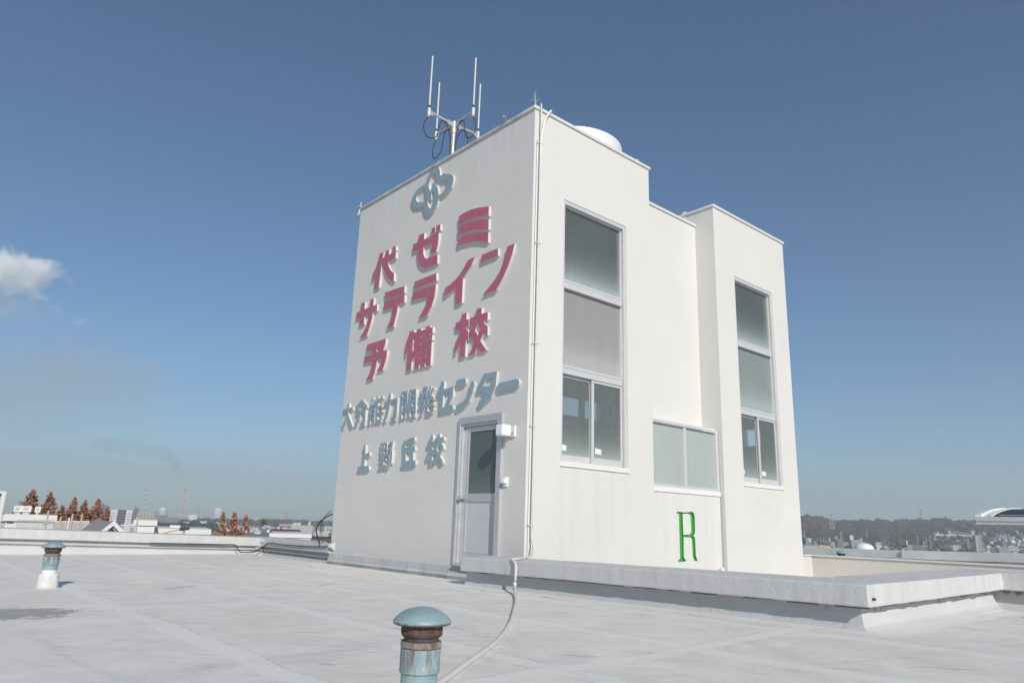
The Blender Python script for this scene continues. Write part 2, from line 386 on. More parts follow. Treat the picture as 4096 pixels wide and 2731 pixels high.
def sweep(path, prof, closed_prof=True):
    """mitred sweep. path: [(x,y,z)], prof: [(offset to the left of travel, z)]"""
    mb = MB(); n = len(prof); rows = []
    P = [Vector(p) for p in path]
    for i, p in enumerate(P):
        d0 = (P[i]-P[i-1]) if i else (P[1]-P[0]); d1 = (P[i+1]-P[i]) if i < len(P)-1 else (P[i]-P[i-1])
        d0 = Vector((d0.x, d0.y)).normalized(); d1 = Vector((d1.x, d1.y)).normalized()
        n0 = Vector((-d0.y, d0.x)); n1 = Vector((-d1.y, d1.x)); m = (n0+n1).normalized(); k = 1/max(.3, m.dot(n0))
        rows.append([(p.x+m.x*k*o, p.y+m.y*k*o, p.z+z) for o, z in prof])
    vs = [v for r in rows for v in r]; fs = []
    for i in range(len(P)-1):
        for k in range(n): fs.append((i*n+k, (i+1)*n+k, (i+1)*n+(k+1)%n, i*n+(k+1)%n))
    fs.append(tuple(range(n))); fs.append(tuple((len(P)-1)*n+k for k in range(n)))
    return mb.add(vs, fs)
def subdiv_path(path, step, jit=0):
    out = []
    for a, b in zip(path[:-1], path[1:]):
        a, b = Vector(a), Vector(b); n = max(1, int((b-a).length/step))
        for i in range(n):
            q = a.lerp(b, i/n)
            if i: q.z += random.uniform(-jit, jit)
            out.append(q)
    out.append(Vector(path[-1])); return out
def spline(pts, n=8):
    P = [Vector(p) for p in pts]; out = []
    for i in range(len(P)-1):
        p0, p1, p2, p3 = P[max(0, i-1)], P[i], P[i+1], P[min(len(P)-1, i+2)]
        for k in range(n):
            t = k/n
            out.append(.5*((2*p1)+(p2-p0)*t+(2*p0-5*p1+4*p2-p3)*t*t+(-p0+3*p1-3*p2+p3)*t**3))
    out.append(P[-1]); return out

# ================================================================== SETTING: roof deck
def zf(x, y):
    a = max(0, min(1.4, (.4-y)/4.6))*max(0, min(1, (x+3)/2.0))
    return .045*a
fl = MB()
xs = [-34+.5*i for i in range(int(33.8/.5)+1)] + [-.3]
ys = [-16+.5*i for i in range(int(24.6/.5)+1)] + [8.75]
W_ = len(ys)
fl.add([(x, y, zf(x, y)) for x in xs for y in ys], [(i*W_+j, (i+1)*W_+j, (i+1)*W_+j+1, i*W_+j+1) for i in range(len(xs)-1) for j in range(W_-1)])
xs2 = [-.3, .3, .9, 1.5, 2.1, 2.7, 3.3]; ys2 = [-16+.5*i for i in range(24)]; W2 = len(ys2)
fl.add([(x, y, zf(x, y)) for x in xs2 for y in ys2], [(i*W2+j, (i+1)*W2+j, (i+1)*W2+j+1, i*W2+j+1) for i in range(len(xs2)-1) for j in range(W2-1)])
tag(fl.build('roof_floor', M_FLOOR, origin=(0,0,0)), kind='structure')
lr = MB(); lr.add([(-.3,-4.3,-1.6),(8,-4.3,-1.6),(8,.3,-1.6),(-.3,.3,-1.6)], [(0,1,2,3)])
tag(lr.build('lower_roof_floor', M_FLOOR, origin=(0,0,0)), kind='structure')

# ================================================================== TOWER
H, LY, L1, L2, L3, H2, DR, HM = 6.87, 5.18, 2.748, 4.74, 7.40, 6.83, .418, 6.53
tower = thing('stair_tower', 'white stuccoed rooftop stair tower with raised lettering and tall windows', 'building', (L3/2, LY/2, 0))
w = MB()
D0, D1, DZ0, DZ1 = .53, 1.455, .16, 2.235           # door opening
panel(w, 0, 0, .2, (.2, LY, -.2, H), [(D0, D1, DZ0, DZ1)])
W1 = (.655, 2.125, 1.60, 5.60); W2_ = (5.385, 6.80, 1.60, 5.58); WM = (L1, L2, 1.40, 2.49)
panel(w, 1, 0, .2, (0, L1, -1.6, H), [W1])
panel(w, 1, 0, .2, (L2, L3, -1.6, H2), [W2_])
panel(w, 1, DR, .2, (L1-.2, L2+.2, 2.5, HM), [])
panel(w, 0, L2, .2, (.2, DR+.2, -1.6, H2), [])           # near flank of the second block
panel(w, 0, L1-.2, .2, (.2, DR+.2, 2.0, H), [])
panel(w, 0, L3-.2, .2, (.2, LY, -1.6, H2), [(.66, 1.06, 2.5, 2.86)])
panel(w, 1, LY-.2, .2, (.2, L3-.2, -1.6, HM), [(5.4, 7.15, 3.1, 4.05)])
w.box(.2, L1-.2, .2, 3.4, H-.35, H-.2); w.box(L1, L2, DR+.2, LY-.2, HM-.3, HM-.15); w.box(L2+.2, L3-.2, .2, 3.0, H2-.35, H2-.2); w.box(.2, L1, 3.4, LY-.2, HM-.3, HM-.15)
w.box(L2+.2, L3-.2, 3.0, LY-.2, HM-.3, HM-.15)
w.box(L1-.19, L1-.01, DR+.21, 3.39, HM-.29, H-.01); w.box(L2+.01, L2+.19, DR+.21, 2.99, HM-.29, H2-.01)
w.box(.2, L1-.2, 3.4, 3.5, HM-.29, H-.3); w.box(L2+.2, L3-.2, 3.0, 3.1, HM-.29, H2-.3)
sub('wall', w, M_WALL, tower, bevel=.008)
# coping
def cop(a, b, out, z, th, mat, nm='coping', ext=0):
    return None
c = MB()
c.box(-.03, .2, .2, LY+.03, H, H+.055)
sub('coping', c, M_SHADYTRIM, tower, bevel=.01)
c = MB(); c.box(-.03, L1+.03, -.028, .2, H, H+.055); c.box(L1-.2, L1+.03, .2, 3.4, H, H+.055)
sub('coping', c, M_TRIM, tower, bevel=.01)
c = MB(); c.box(L1+.031, L2-.0, DR-.028, DR+.2, HM, HM+.055); sub('coping', c, M_TRIM, tower, bevel=.008)
c = MB(); c.box(L2-.028, L3+.03, -.028, .2, H2, H2+.055); c.box(L2-.028, L2+.2, .2, 3.2, H2, H2+.055); c.box(L3-.2, L3+.03, .2, LY, H2, H2+.055)
sub('coping', c, M_TRIM, tower, bevel=.008)
c = MB(); c.box(L2-.02, L2+.6, .62, .72, H2-.3, H2+.105); sub('roof_upstand', c, M_PAR, tower, bevel=.02)
# plinth along the roof deck
c = MB()
pl_prof = [(0, -.05), (.035, -.05), (.05, .02), (.03, .05), (.012, .152), (0, .156)]
c.add(*(lambda rows: ([v for r in rows for v in r], [(i*6+k, (i+1)*6+k, (i+1)*6+(k+1)%6, i*6+(k+1)%6) for i in range(len(rows)-1) for k in range(6)]))(
    [[(-o*(1+.25*math.sin(yy*5.1)+.15*math.sin(yy*13)) - .002, yy, z) for o, z in pl_prof] for yy in [LY-.26*i for i in range(21)]]))
sub('plinth', c, M_PARL, tower)
# window bay between the blocks, with the spandrel that carries the cut letter
bay = MB()
YB = .08
bay.box(L1, L2, .16, DR+.2, 2.492, 2.53)
panel(bay, 1, .16, .06, (L1, L2, -1.6, 2.49), [(L1+.05, L2-.03, 1.42, 2.47)])
sub('window_bay', bay, M_WALL, tower)

def fpoly(mb, loops, mp, mi=0):
    """flat face with holes; loops are lists of 2-D points, mp maps (a,b) -> 3-D"""
    tris = tessellate_polygon([[Vector((a, b, 0)) for a, b in L] for L in loops])
    flat = [p for L in loops for p in L]
    mb.add([mp(a, b) for a, b in flat], [tuple(t) for t in tris], mi)
def fside(mb, loop, mp0, mp1, mi=0):
    n = len(loop); vs = [mp0(*p) for p in loop] + [mp1(*p) for p in loop]
    mb.add(vs, [(i, (i+1) % n, n+(i+1) % n, n+i) for i in range(n)], mi)
c5 = crop(2550, 1600, 2.0907)
def r2(pts):
    o = []
    for q in pts:
        p = onY(*c5(*q), YB); o.append((p.x, p.z))
    return o
R_OUT = r2([(328,931),(400,938),(458,932),(471,944),(478,970),(482,1095),(478,1118),(466,1133),(480,1150),(484,1185),(488,1300),(503,1343),(480,1343),(467,1325),(461,1290),(455,1165),(446,1148),(386,1144),(388,1316),(404,1334),(403,1347),(341,1353),(340,1336),(356,1324),(346,950),(330,946)])
R_IN = r2([(377,948),(420,948),(437,955),(444,978),(450,1098),(444,1114),(430,1123),(384,1126)])
sp = MB()
rect = [(L1, -1.6), (L2-.03, -1.6), (L2-.03, 1.335), (L1, 1.335)]
fpoly(sp, [rect, R_OUT], lambda a, b: (a, YB, b)); fpoly(sp, [R_IN], lambda a, b: (a, YB, b))
fside(sp, rect, lambda a, b: (a, YB, b), lambda a, b: (a, .155, b))
sub('spandrel_panel', sp, stucco('spandrel_paint', (.70, .692, .67), .08, .06, .05), tower)
sp = MB()
fside(sp, R_OUT, lambda a, b: (a, YB+.0005, b), lambda a, b: (a, YB+.035, b)); fside(sp, R_IN, lambda a, b: (a, YB+.0005, b), lambda a, b: (a, YB+.035, b))
fpoly(sp, [R_OUT, R_IN], lambda a, b: (a, YB+.035, b))
sub('carved_letter', sp, M_GREEN, tower, fix=False)['label'] = 'tall serif letter R sunk into the panel and painted green'
sp = MB(); sp.box(L1, L2-.02, YB-.02, .158, 1.337, 1.415); sub('sill', sp, M_WHITE, tower, bevel=.005)

def window(W, wide, gl, yfront=.03):
    x0, x1, z0, z1 = W
    fr = MB(); f = .055; yb = .13
    fr.box(x0, x0+.035, yfront-.02, yb, z0, z1); fr.box(x1-.07, x1, yfront-.02, yb, z0, z1); fr.box(x0+.035, x1-.07, yfront-.02, yb, z1-.065, z1)
    fr.box(x1-.085, x1-.071, yfront+.03, yb, z0+.05, z1-.066)
    fr.box(x0+.036, x1-.071, yfront+.012, yb, z1-.085, z1-.067)
    fr.box(x0+.036, x1-.086, yfront, yb, z0, z0+.045)
    o = sub('window', fr, M_WFRAME, tower, bevel=.003)
    for (za, zb) in ((4.20, 4.345), (2.895, 3.03)):
        t = MB(); t.box(x0+.037, x1-.087, yfront+.0, yb, za, zb-.05); t.box(x0+.037, x1-.087, yfront+.02, yb-.01, zb-.035, zb)
        t.box(x0+.04, x1-.09, yfront+.03, yb-.02, zb-.05, zb-.035)
        sub('transom', t, M_WFRAME, o, bevel=.003)
    g = [(4.345, z1-.085, gl[0]), (3.03, 4.20, gl[1])]
    for za, zb, m in g:
        q = quadY(x0+.03, x1-.08, .092, za-.005, zb+.005); sub('pane', q, m, o, fix=False)
    xm = (x0*1.0 + x1)/2 - .025
    # sliding sashes: the nearer one covers the meeting stile
    for (xa, xb, yy) in ((x0+.038, xm+.015, .088), (xm-.02, x1-.088, .045)):
        s_ = MB(); near = yy < .06
        s_.box(xa, xb, yy, yy+.03, z0+.047, z0+.135); s_.box(xa, xb, yy, yy+.03, 2.855, 2.89)
        s_.box(xa, xa+(.05 if near else .02), yy, yy+.03, z0+.136, 2.854); s_.box(xb-.03, xb, yy, yy+.03, z0+.136, 2.854)
        so = sub('sliding_sash', s_, M_WFRAME, o, bevel=.003)
        q = quadY(xa+.01, xb-.01, yy+.015, z0+.12, 2.87); sub('pane', q, gl[2], o, fix=False)
        q = MB(); px = xa + (.08 if near else .03); q.add([(px, yy+.01, z0+.20), (px+.14, yy+.01, z0+.19), (px+.145, yy+.01, z0+.27), (px+.005, yy+.01, z0+.285)], [(0,1,2,3)])
        q.add([(px, yy+.0118, z0+.20), (px+.14, yy+.0118, z0+.19), (px+.145, yy+.0118, z0+.27), (px+.005, yy+.0118, z0+.285)], [(3,2,1,0)])
        sub('paper_sticker', q, M_WHITE, o)
    sl = MB(); sl.box(x0-.02, x1+.02, -.022, .02, z0-.042, z0-.002); sl.box(x0+.002, x1-.002, -.02, .012, z0-.001, z0+.03)
    sub('sill', sl, M_WHITE, o, bevel=.004)
    return o
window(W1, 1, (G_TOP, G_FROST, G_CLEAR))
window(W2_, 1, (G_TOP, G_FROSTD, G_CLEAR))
# bay window
fr = MB(); x0, x1, z0, z1 = L1, L2-.012, 1.416, 2.49
fr.box(x0, x0+.05, .085, .158, z0, z1); fr.box(x1-.075, x1, .085, .158, z0, z1); fr.box(x0+.051, x1-.076, .085, .158, z1-.05, z1); fr.box(x0+.051, x1-.076, .085, .158, z0, z0+.045)
fr.box(3.70, 3.775, .09, .15, z0+.046, z1-.051)
fr.box(x0, 4.25, .07, .084, z1-.04, z1+.01)
o = sub('window', fr, M_WFRAME, tower, bevel=.004)
for xa, xb in ((x0+.045, 3.705), (3.77, x1-.07)):
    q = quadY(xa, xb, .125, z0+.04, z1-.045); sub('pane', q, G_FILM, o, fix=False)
    q = MB(); q.box(xa, xb, .145, .15, z0+.04, z1-.045); sub('blind', q, M_IN, o)
# frosted panes in the far windows of the tower
q = quadY(5.4, 7.15, LY-.1, 3.1, 4.05); sub('pane', q, glass('north_frosted_glass', (.9, .92, .92), .3, .35, (.8, .82, .82), .1), tower, fix=False)
# what shows through the glass
q = MB(); panel(q, 1, 2.6, .1, (.2, L3-.2, -1.6, HM-.31), [(3.3, 3.87, 2.8, 3.23), (3.95, 4.8, 2.8, 3.23)]); sub('inner_wall', q, M_IN, tower)
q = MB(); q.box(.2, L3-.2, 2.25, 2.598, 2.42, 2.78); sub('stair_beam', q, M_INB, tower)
q = MB(); q.box(3.5, 4.15, 2.3, 2.597, .2, 2.15); sub('cupboard', q, M_IN, tower)
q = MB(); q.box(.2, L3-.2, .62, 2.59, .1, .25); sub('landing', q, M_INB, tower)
q = MB(); q.add([(3.4, 2.54, 5.6), (4.85, 2.54, 5.6), (4.85, 2.54, 6.2), (3.4,2.597,5.6),(4.85,2.597,5.6),(4.85,2.597,6.2)], [(0,1,2),(5,4,3),(0,3,4,1),(1,4,5,2),(2,5,3,0)])
sub('stair_soffit', q, M_BROWN, tower)
# door
fr = MB(); X0 = -.035
fr.box(X0, .12, D0-.045, D0+.055, DZ0, DZ1+.04); fr.box(X0, .12, D1-.02, D1+.03, DZ0, DZ1+.04); fr.box(X0+.02, .12, D1-.06, D1-.021, DZ0, DZ1-.04)
fr.box(X0, .12, D0+.056, D1-.021, DZ1-.06, DZ1+.04); fr.box(X0+.025, .12, D0+.056, D1-.061, DZ1-.10, DZ1-.061)
fr.box(X0+.03, .12, D0+.056, D0+.075, DZ0, DZ1-.101)
fr.box(X0-.06, .12, D0+.056, D1-.061, DZ0-.0, DZ0+.04)
door = sub('door', fr, M_ALU, tower, bevel=.003)
lf = MB(); ya, yb = D0+.078, D1-.065
for (p, q_, z0, z1) in ((ya, yb, DZ0+.045, DZ0+.185), (ya, yb, 1.045, 1.165), (ya, yb, 2.06, DZ1-.105)): lf.box(.03, .07, p, q_, z0, z1)
lf.box(.03, .07, ya, ya+.045, DZ0+.186, 1.044); lf.box(.03, .07, yb-.10, yb, DZ0+.186, 1.044)
lf.box(.03, .07, ya, ya+.03, 1.166, 2.059); lf.box(.03, .07, yb-.11, yb, 1.166, 2.059)
sub('door_leaf', lf, M_ALU, door, bevel=.003)
q = MB(); q.box(.042, .06, ya+.046, yb-.101, DZ0+.187, 1.043); sub('door_panel', q, M_DOOR, door)
q = quadX(.045, ya+.028, yb-.108, 1.164, 2.062); sub('pane', q, G_DOOR, door, fix=False)
q = MB(); q.lathe([(.045,0),(.045,.012),(.02,.014),(.018,.05),(.03,.055),(.033,.075),(.028,.10),(.012,.104)], (.03, 1.335, 1.105), 16, 0, (-1,0,0)); sub('handle', q, M_GALV, door, smooth=40)
for zz in (.42, 1.35, 1.95):
    q = MB(); q.tube([(.015, D0+.065, zz-.09), (.015, D0+.065, zz+.09)], .014, 8); sub('hinge', q, M_WHITE, door)

# ------------------------------------------------------------------ lettering on the tower
TH = .042
def glyph(name, polys, face, label, strokes=None, cf=None, group=None, cat='sign letter'):
    """polys: [(outer, holes...)] in crop pixels; strokes: [(width m, [pts])] rounded"""
    mb = MB(); k = 0
    def wall(q):
        p = onX(*cf(*q), -TH); return (p.y, p.z)
    for loops in polys:
        L = [[wall(q) for q in lp] for lp in loops]; t = TH + .0005*k; k += 1
        fpoly(mb, L, lambda a, b, t=t: (-t, a, b), 0)
        for lp in L: fside(mb, lp, lambda a, b, t=t: (-t, a, b), lambda a, b: (.002, a, b), 1)
    for wd, pts in (strokes or []):
        P = [Vector(wall(q)) for q in pts]; t = TH + .0005*k; k += 1
        L = ribbon(P, wd/2)
        for lp in L:
            fpoly(mb, [lp], lambda a, b, t=t: (-t, a, b), 0); fside(mb, lp, lambda a, b, t=t: (-t, a, b), lambda a, b: (.002, a, b), 1)
            t += .0004; 
    c = [v for v in mb.v]; cy = sum(v.y for v in c)/len(c); cz = min(v.z for v in c)
    ob = mb.build(name, [face, M_LSIDE], origin=(0, cy, cz))
    return tag(ob, label, cat, group)
def ribbon(P, h):
    """round-ended, round-jointed outline of a polyline as one simple loop per segment pair"""
    # build left and right offset sides with mitres, then round caps
    n = len(P); Ls, Rs = [], []
    for i in range(n):
        d0 = (P[i]-P[i-1]).normalized() if i else (P[1]-P[0]).normalized()
        d1 = (P[i+1]-P[i]).normalized() if i < n-1 else d0
        n0 = Vector((-d0.y, d0.x)); n1 = Vector((-d1.y, d1.x)); m = (n0+n1)
        if m.length < .2: m = n0.copy()
        m.normalize(); k = min(1.12, 1/max(.4, m.dot(n0)))
        Ls.append(P[i]+m*h*k); Rs.append(P[i]-m*h*k)
    def cap(c, d, s):
        a0 = math.atan2(d.y, d.x); return [c + Vector((math.cos(a0+t), math.sin(a0+t)))*h for t in [s*math.pi/2 - s*math.pi*j/7 for j in range(1, 7)]]
    de = (P[-1]-P[-2]).normalized(); ds = (P[0]-P[1]).normalized()
    loop = Ls + cap(P[-1], de, 1) + Rs[::-1] + cap(P[0], ds, 1)
    return [[(v.x, v.y) for v in loop]]
C1 = crop(1300, 800, 2.6133); C6 = crop(1420, 1220, 4.1263); B1 = crop(1350, 1530, 6.0308); B2 = crop(1670, 1470, 5.4698); B3 = crop(1410, 1720, 6.0308); EM = crop(1630, 650, 6.815)
GR = 'raised raspberry red letters on the tower'
GB = 'raised grey blue letters on the tower'
def red(polys, cf, ch, where): glyph('sign_letter', polys, M_RED, f'raspberry red raised character {ch}, {where}', None, cf, GR)
red([[[(572,560),(614,545),(604,600),(590,680),(562,915),(515,933),(524,802),(490,850),(497,772),(535,700),(555,630)]],
     [[(597,610),(630,592),(634,530),(670,518),(668,570),(742,543),(738,610),(664,648),(662,670),(668,700),(690,740),(722,765),(720,850),(700,848),(660,815),(630,770),(612,715),(606,675),(594,682)]],
     [[(705,492),(742,478),(740,530),(703,543)]]], C1, '代', 'first of the top red row')
red([[[(920,465),(975,442),(980,370),(1038,345),(1035,412),(1190,343),(1188,400),(1180,470),(1162,540),(1095,560),(1115,510),(1118,450),(1030,490),(1027,560),(1040,600),(1062,615),(1176,572),(1174,665),(1055,710),(1030,708),(1000,690),(975,645),(967,590),(966,520),(917,543)]],
     [[(1115,295),(1153,280),(1152,335),(1113,352)]], [[(1166,268),(1207,255),(1205,315),(1165,333)]]], C1, 'ゼ', 'between 代 and ミ in the top row')
red([[[(1398,170),(1460,130),(1530,100),(1600,80),(1713,67),(1710,165),(1630,172),(1540,195),(1460,225),(1395,260)]],
     [[(1393,290),(1470,245),(1560,215),(1640,202),(1711,200),(1708,308),(1630,305),(1550,312),(1470,338),(1391,378)]],
     [[(1391,405),(1460,370),(1540,345),(1630,336),(1708,337),(1705,443),(1640,430),(1560,432),(1470,452),(1386,487)]]], C1, 'ミ', 'three stacked curved bars ending the top row')
red([[[(330,1178),(372,1160),(376,1082),(419,1067),(413,1140),(472,1117),(474,1040),(510,1027),(505,1105),(545,1088),(542,1158),(500,1172),(495,1215),(480,1280),(455,1360),(435,1420),(358,1443),(395,1390),(430,1320),(450,1250),(462,1190),(412,1215),(405,1298),(358,1313),(367,1230),(324,1247)]]], C1, 'サ', 'first of the five in the middle row')
red([[[(622,968),(832,897),(830,970),(632,1040)]], [[(620,1070),(833,988),(830,1068),(765,1095),(755,1160),(735,1240),(715,1325),(643,1342),(675,1270),(700,1190),(708,1118),(615,1145)]]], C1, 'テ', 'with a bright peeled corner, middle row')
red([[[(937,853),(1164,763),(1163,840),(930,933)]], [[(917,968),(1160,877),(1158,925),(1145,1010),(1115,1110),(1065,1213),(975,1240),(1010,1180),(1050,1100),(1078,1000),(912,1050)]]], C1, 'ラ', 'centre of the middle row')
red([[[(1493,628),(1568,592),(1530,680),(1480,760),(1443,820),(1438,900),(1430,1073),(1365,1095),(1369,905),(1330,950),(1243,1013),(1250,922),(1310,885),(1380,815),(1440,730)]]], C1, 'イ', 'between ラ and ン in the middle row')
red([[[(1635,575),(1808,503),(1807,582),(1632,655)]], [[(1905,487),(1982,455),(1960,560),(1915,690),(1855,820),(1787,945),(1645,997),(1700,925),(1770,840),(1830,740),(1880,610)]]], C1, 'ン', 'dented sweeping stroke ending the middle row')
red([[[(197,652),(510,552),(505,620),(485,690),(463,752),(533,737),(525,830),(500,940),(455,1073),(355,1092),(400,1020),(430,930),(437,885),(365,905),(350,1000),(325,1110),(283,1222),(178,1243),(225,1150),(265,1040),(290,925),(150,957),(157,843),(283,812),(288,790),(272,740),(187,760)],
      [(345,722),(400,702),(368,780)]]], C6, '予', 'first of the bottom red row')
red([[[(905,433),(975,413),(973,452),(1020,443),(1022,403),(1092,383),(1090,422),(1165,402),(1170,357),(1238,338),(1237,370),(1283,360),(1280,462),(1232,475),(1230,500),(1275,487),(1272,582),(1085,632),(1083,662),(1268,605),(1245,990),(1182,1003),(1190,948),(1155,958),(1147,1015),(1085,1028),(1090,965),(1060,972),(1052,1037),(977,1055),(995,840),(935,930),(925,1070),(850,1082),(870,770),(822,855),(832,655),(880,520)],
      [(1095,518),(1160,497),(1157,522),(1088,545)], [(958,560),(1008,545),(985,575),(975,605),(970,660),(993,665),(945,785)],
      [(1078,752),(1100,745),(1098,768),(1076,775)], [(1170,725),(1193,718),(1192,742),(1168,748)], [(1070,857),(1094,850),(1092,874),(1068,881)], [(1162,830),(1188,823),(1186,848),(1160,855)]]], C6, '備', 'dense one between 予 and 校')
red([[[(1760,152),(1843,127),(1840,240),(1880,230),(1877,350),(1838,365),(1838,390),(1868,440),(1868,590),(1830,560),(1815,845),(1730,862),(1735,660),(1640,820),(1650,630),(1710,510),(1745,400),(1660,413),(1663,292),(1755,265)]],
     [[(1900,212),(1998,185),(2002,68),(2090,42),(2090,145),(2192,115),(2190,240),(2118,265),(2150,320),(2190,350),(2187,497),(2125,455),(2068,585),(2100,640),(2170,740),(2072,768),(2015,710),(1975,803),(1855,835),(1920,740),(1970,615),(1925,520),(1882,580),(1882,440),(1950,315),(1895,330)],
      [(2033,297),(2073,378),(2025,503),(1980,410)]]], C6, '校', 'last of the bottom red row')
def blue(strokes, cf, ch, where, polys=()): glyph('sign_letter', list(polys), M_BLUE, f'grey blue raised character {ch}, {where}', strokes, cf, GB)
a = .072
blue([(a,[(140,692),(345,632)]), (a,[(258,545),(254,650),(235,800),(185,950),(108,1085)]), (a,[(240,780),(270,900),(328,1045)])], B1, '大', 'first of the upper blue row')
blue([(a,[(585,458),(455,610)]), (a,[(592,458),(694,590)]), (a*1.15,[(465,735),(655,690),(640,900),(625,990),(575,1002)]), (a,[(545,720),(505,880),(425,1015)])], B1, '分', 'second of the upper blue row')
a = .058
blue([(a,[(845,395),(785,565),(905,545)]), (a,[(905,440),(925,545)]), (a,[(765,975),(780,660),(890,630),(865,955)]), (a,[(780,770),(880,745)]), (a,[(780,868),(872,845)]), (a,[(966,370),(958,560),(955,605),(1060,575)]), (a,[(1075,362),(960,470)]), (a,[(950,640),(940,930),(1025,915),(1050,840)]), (a,[(1065,690),(955,775)])], B1, '能', 'third of the upper blue row')
a = .078
blue([(a,[(1155,500),(1425,410),(1405,640),(1395,790),(1370,870),(1312,872)]), (a,[(1260,315),(1245,500),(1195,740),(1130,910)])], B1, '力', 'fourth of the upper blue row')
a = .055
blue([(a,[(1520,860),(1560,245),(1672,225),(1668,475)]), (a,[(1560,385),(1668,360)]), (a,[(1555,495),(1668,470)]), (a,[(1735,465),(1745,205),(1880,185),(1865,700),(1845,800),(1795,810)]), (a,[(1742,335),(1875,315)]), (a,[(1738,455),(1875,430)]),
      (a*.9,[(1612,548),(1788,515)]), (a*.9,[(1605,605),(1790,570)]), (a*.9,[(1580,695),(1815,655)]), (a*.9,[(1662,560),(1655,700),(1610,830)]), (a*.9,[(1740,540),(1722,805)])], B1, '開', 'gate shaped one in the upper blue row')
blue([(.06,[(2080,142),(2165,125),(2110,270),(1975,410)]), (.05,[(1990,275),(2050,330)]), (.05,[(2240,120),(2195,260)]), (.05,[(2310,140),(2240,280)]), (.06,[(2195,230),(2215,320),(2300,385)]), (.055,[(2000,440),(2245,390)]), (.06,[(1970,592),(2295,515)]), (.05,[(2090,430),(2070,640),(1995,780)]), (.055,[(2170,420),(2155,735),(2255,715),(2300,640)]), (.05,[(2140,280),(2140,330)])], B1, '発', 'sixth of the upper blue row')
blue([(.10,[(455,570),(755,470),(730,610),(665,755)]), (.095,[(545,355),(525,600),(510,930),(740,880)])], B2, 'セ', 'beside 発 in the upper blue row')
blue([(.115,[(885,345),(1010,310)]), (.10,[(1200,368),(1165,520),(1090,710),(1000,810),(885,870)])], B2, 'ン', 'short bar above a curved sweep in blue')
blue([(.105,[(1345,475),(1400,350),(1480,200),(1695,145),(1660,380),(1570,610),(1375,795)]), (.105,[(1450,480),(1580,505)])], B2, 'タ', 'biggest of the blue characters')
blue([(.125,[(1800,425),(2160,340)])], B2, 'ー', 'single long bar ending the upper blue row')
a = .082
blue([(a,[(288,405),(275,640),(252,880)]), (a,[(290,640),(385,585)]), (a*1.1,[(150,938),(365,920)])], B3, '上', 'first of the lower blue row')
a = .056
blue([(a,[(670,620),(690,345),(820,315),(815,590)]), (a,[(750,330),(730,600),(718,890)]), (a,[(675,480),(820,450)]), (a,[(668,622),(940,575)]), (a,[(660,740),(785,705)]), (a*1.15,[(650,900),(785,872)]), (a,[(890,330),(965,300),(935,420),(875,465)]), (a,[(890,465),(940,510)]), (a,[(940,580),(930,700),(920,790)]), (a,[(878,610),(868,840),(828,902)])], B3, '野', 'second of the lower blue row')
a = .085
blue([(a,[(1465,225),(1250,315),(1252,500),(1245,810)]), (a*1.1,[(1260,490),(1470,455)]), (a*.75,[(1440,500),(1430,800)]), (a*1.2,[(1215,825),(1480,795)])], B3, '丘', 'squarish one third in the lower blue row')
a = .07
blue([(a,[(1910,165),(1895,480),(1875,805)]), (a*1.15,[(1830,352),(1945,330)]), (a,[(1890,430),(1800,680)]), (a*.9,[(1900,490),(1945,560)]), (a,[(2080,135),(2070,240)]), (a*1.05,[(2010,250),(2175,220)]), (a,[(2030,270),(2045,330),(1990,460)]), (a,[(2110,290),(2170,440)]), (a,[(2140,460),(2080,620),(1950,770)]), (a,[(2000,470),(2060,610),(2150,775)])], B3, '校', 'last of the lower blue row')
emb = [[(800,118),(840,130),(865,170),(885,250),(890,360),(930,350),(985,295),(1020,290),(1045,315),(1100,305),(1160,310),(1220,340),(1250,390),(1255,460),(1230,580),(1190,680),(1100,790),(1000,880),(880,960),(845,975),(820,1100),(770,1220),(700,1330),(620,1410),(560,1435),(510,1420),(470,1370),(440,1290),(430,1190),(370,1205),(300,1225),(220,1232),(160,1205),(120,1140),(105,1060),(125,970),(170,870),(260,750),(360,660),(480,590),(520,480),(580,330),(640,220),(710,150)],
       [(775,345),(745,308),(700,325),(640,420),(590,550),(575,640),(590,720),(625,780),(645,780),(652,760),(668,690),(682,568),(740,578),(790,630),(825,710),(845,800),(848,890),(930,840),(1020,740),(1075,640),(1085,540),(1060,480),(1015,460),(965,508),(930,500),(918,460),(780,512)],
       [(478,680),(480,860),(505,940),(552,992),(500,1050),(435,1078),(310,1088),(250,1060),(230,1000),(250,920),(320,820),(400,730)],
       [(556,1030),(642,1006),(657,808),(690,812),(715,850),(720,1000),(690,1120),(640,1240),(600,1250),(565,1190),(550,1100)]]
glyph('sign_emblem', [emb], M_BLUE, 'grey blue raised emblem of interlaced loops above the lettering', None, EM, None, 'emblem')

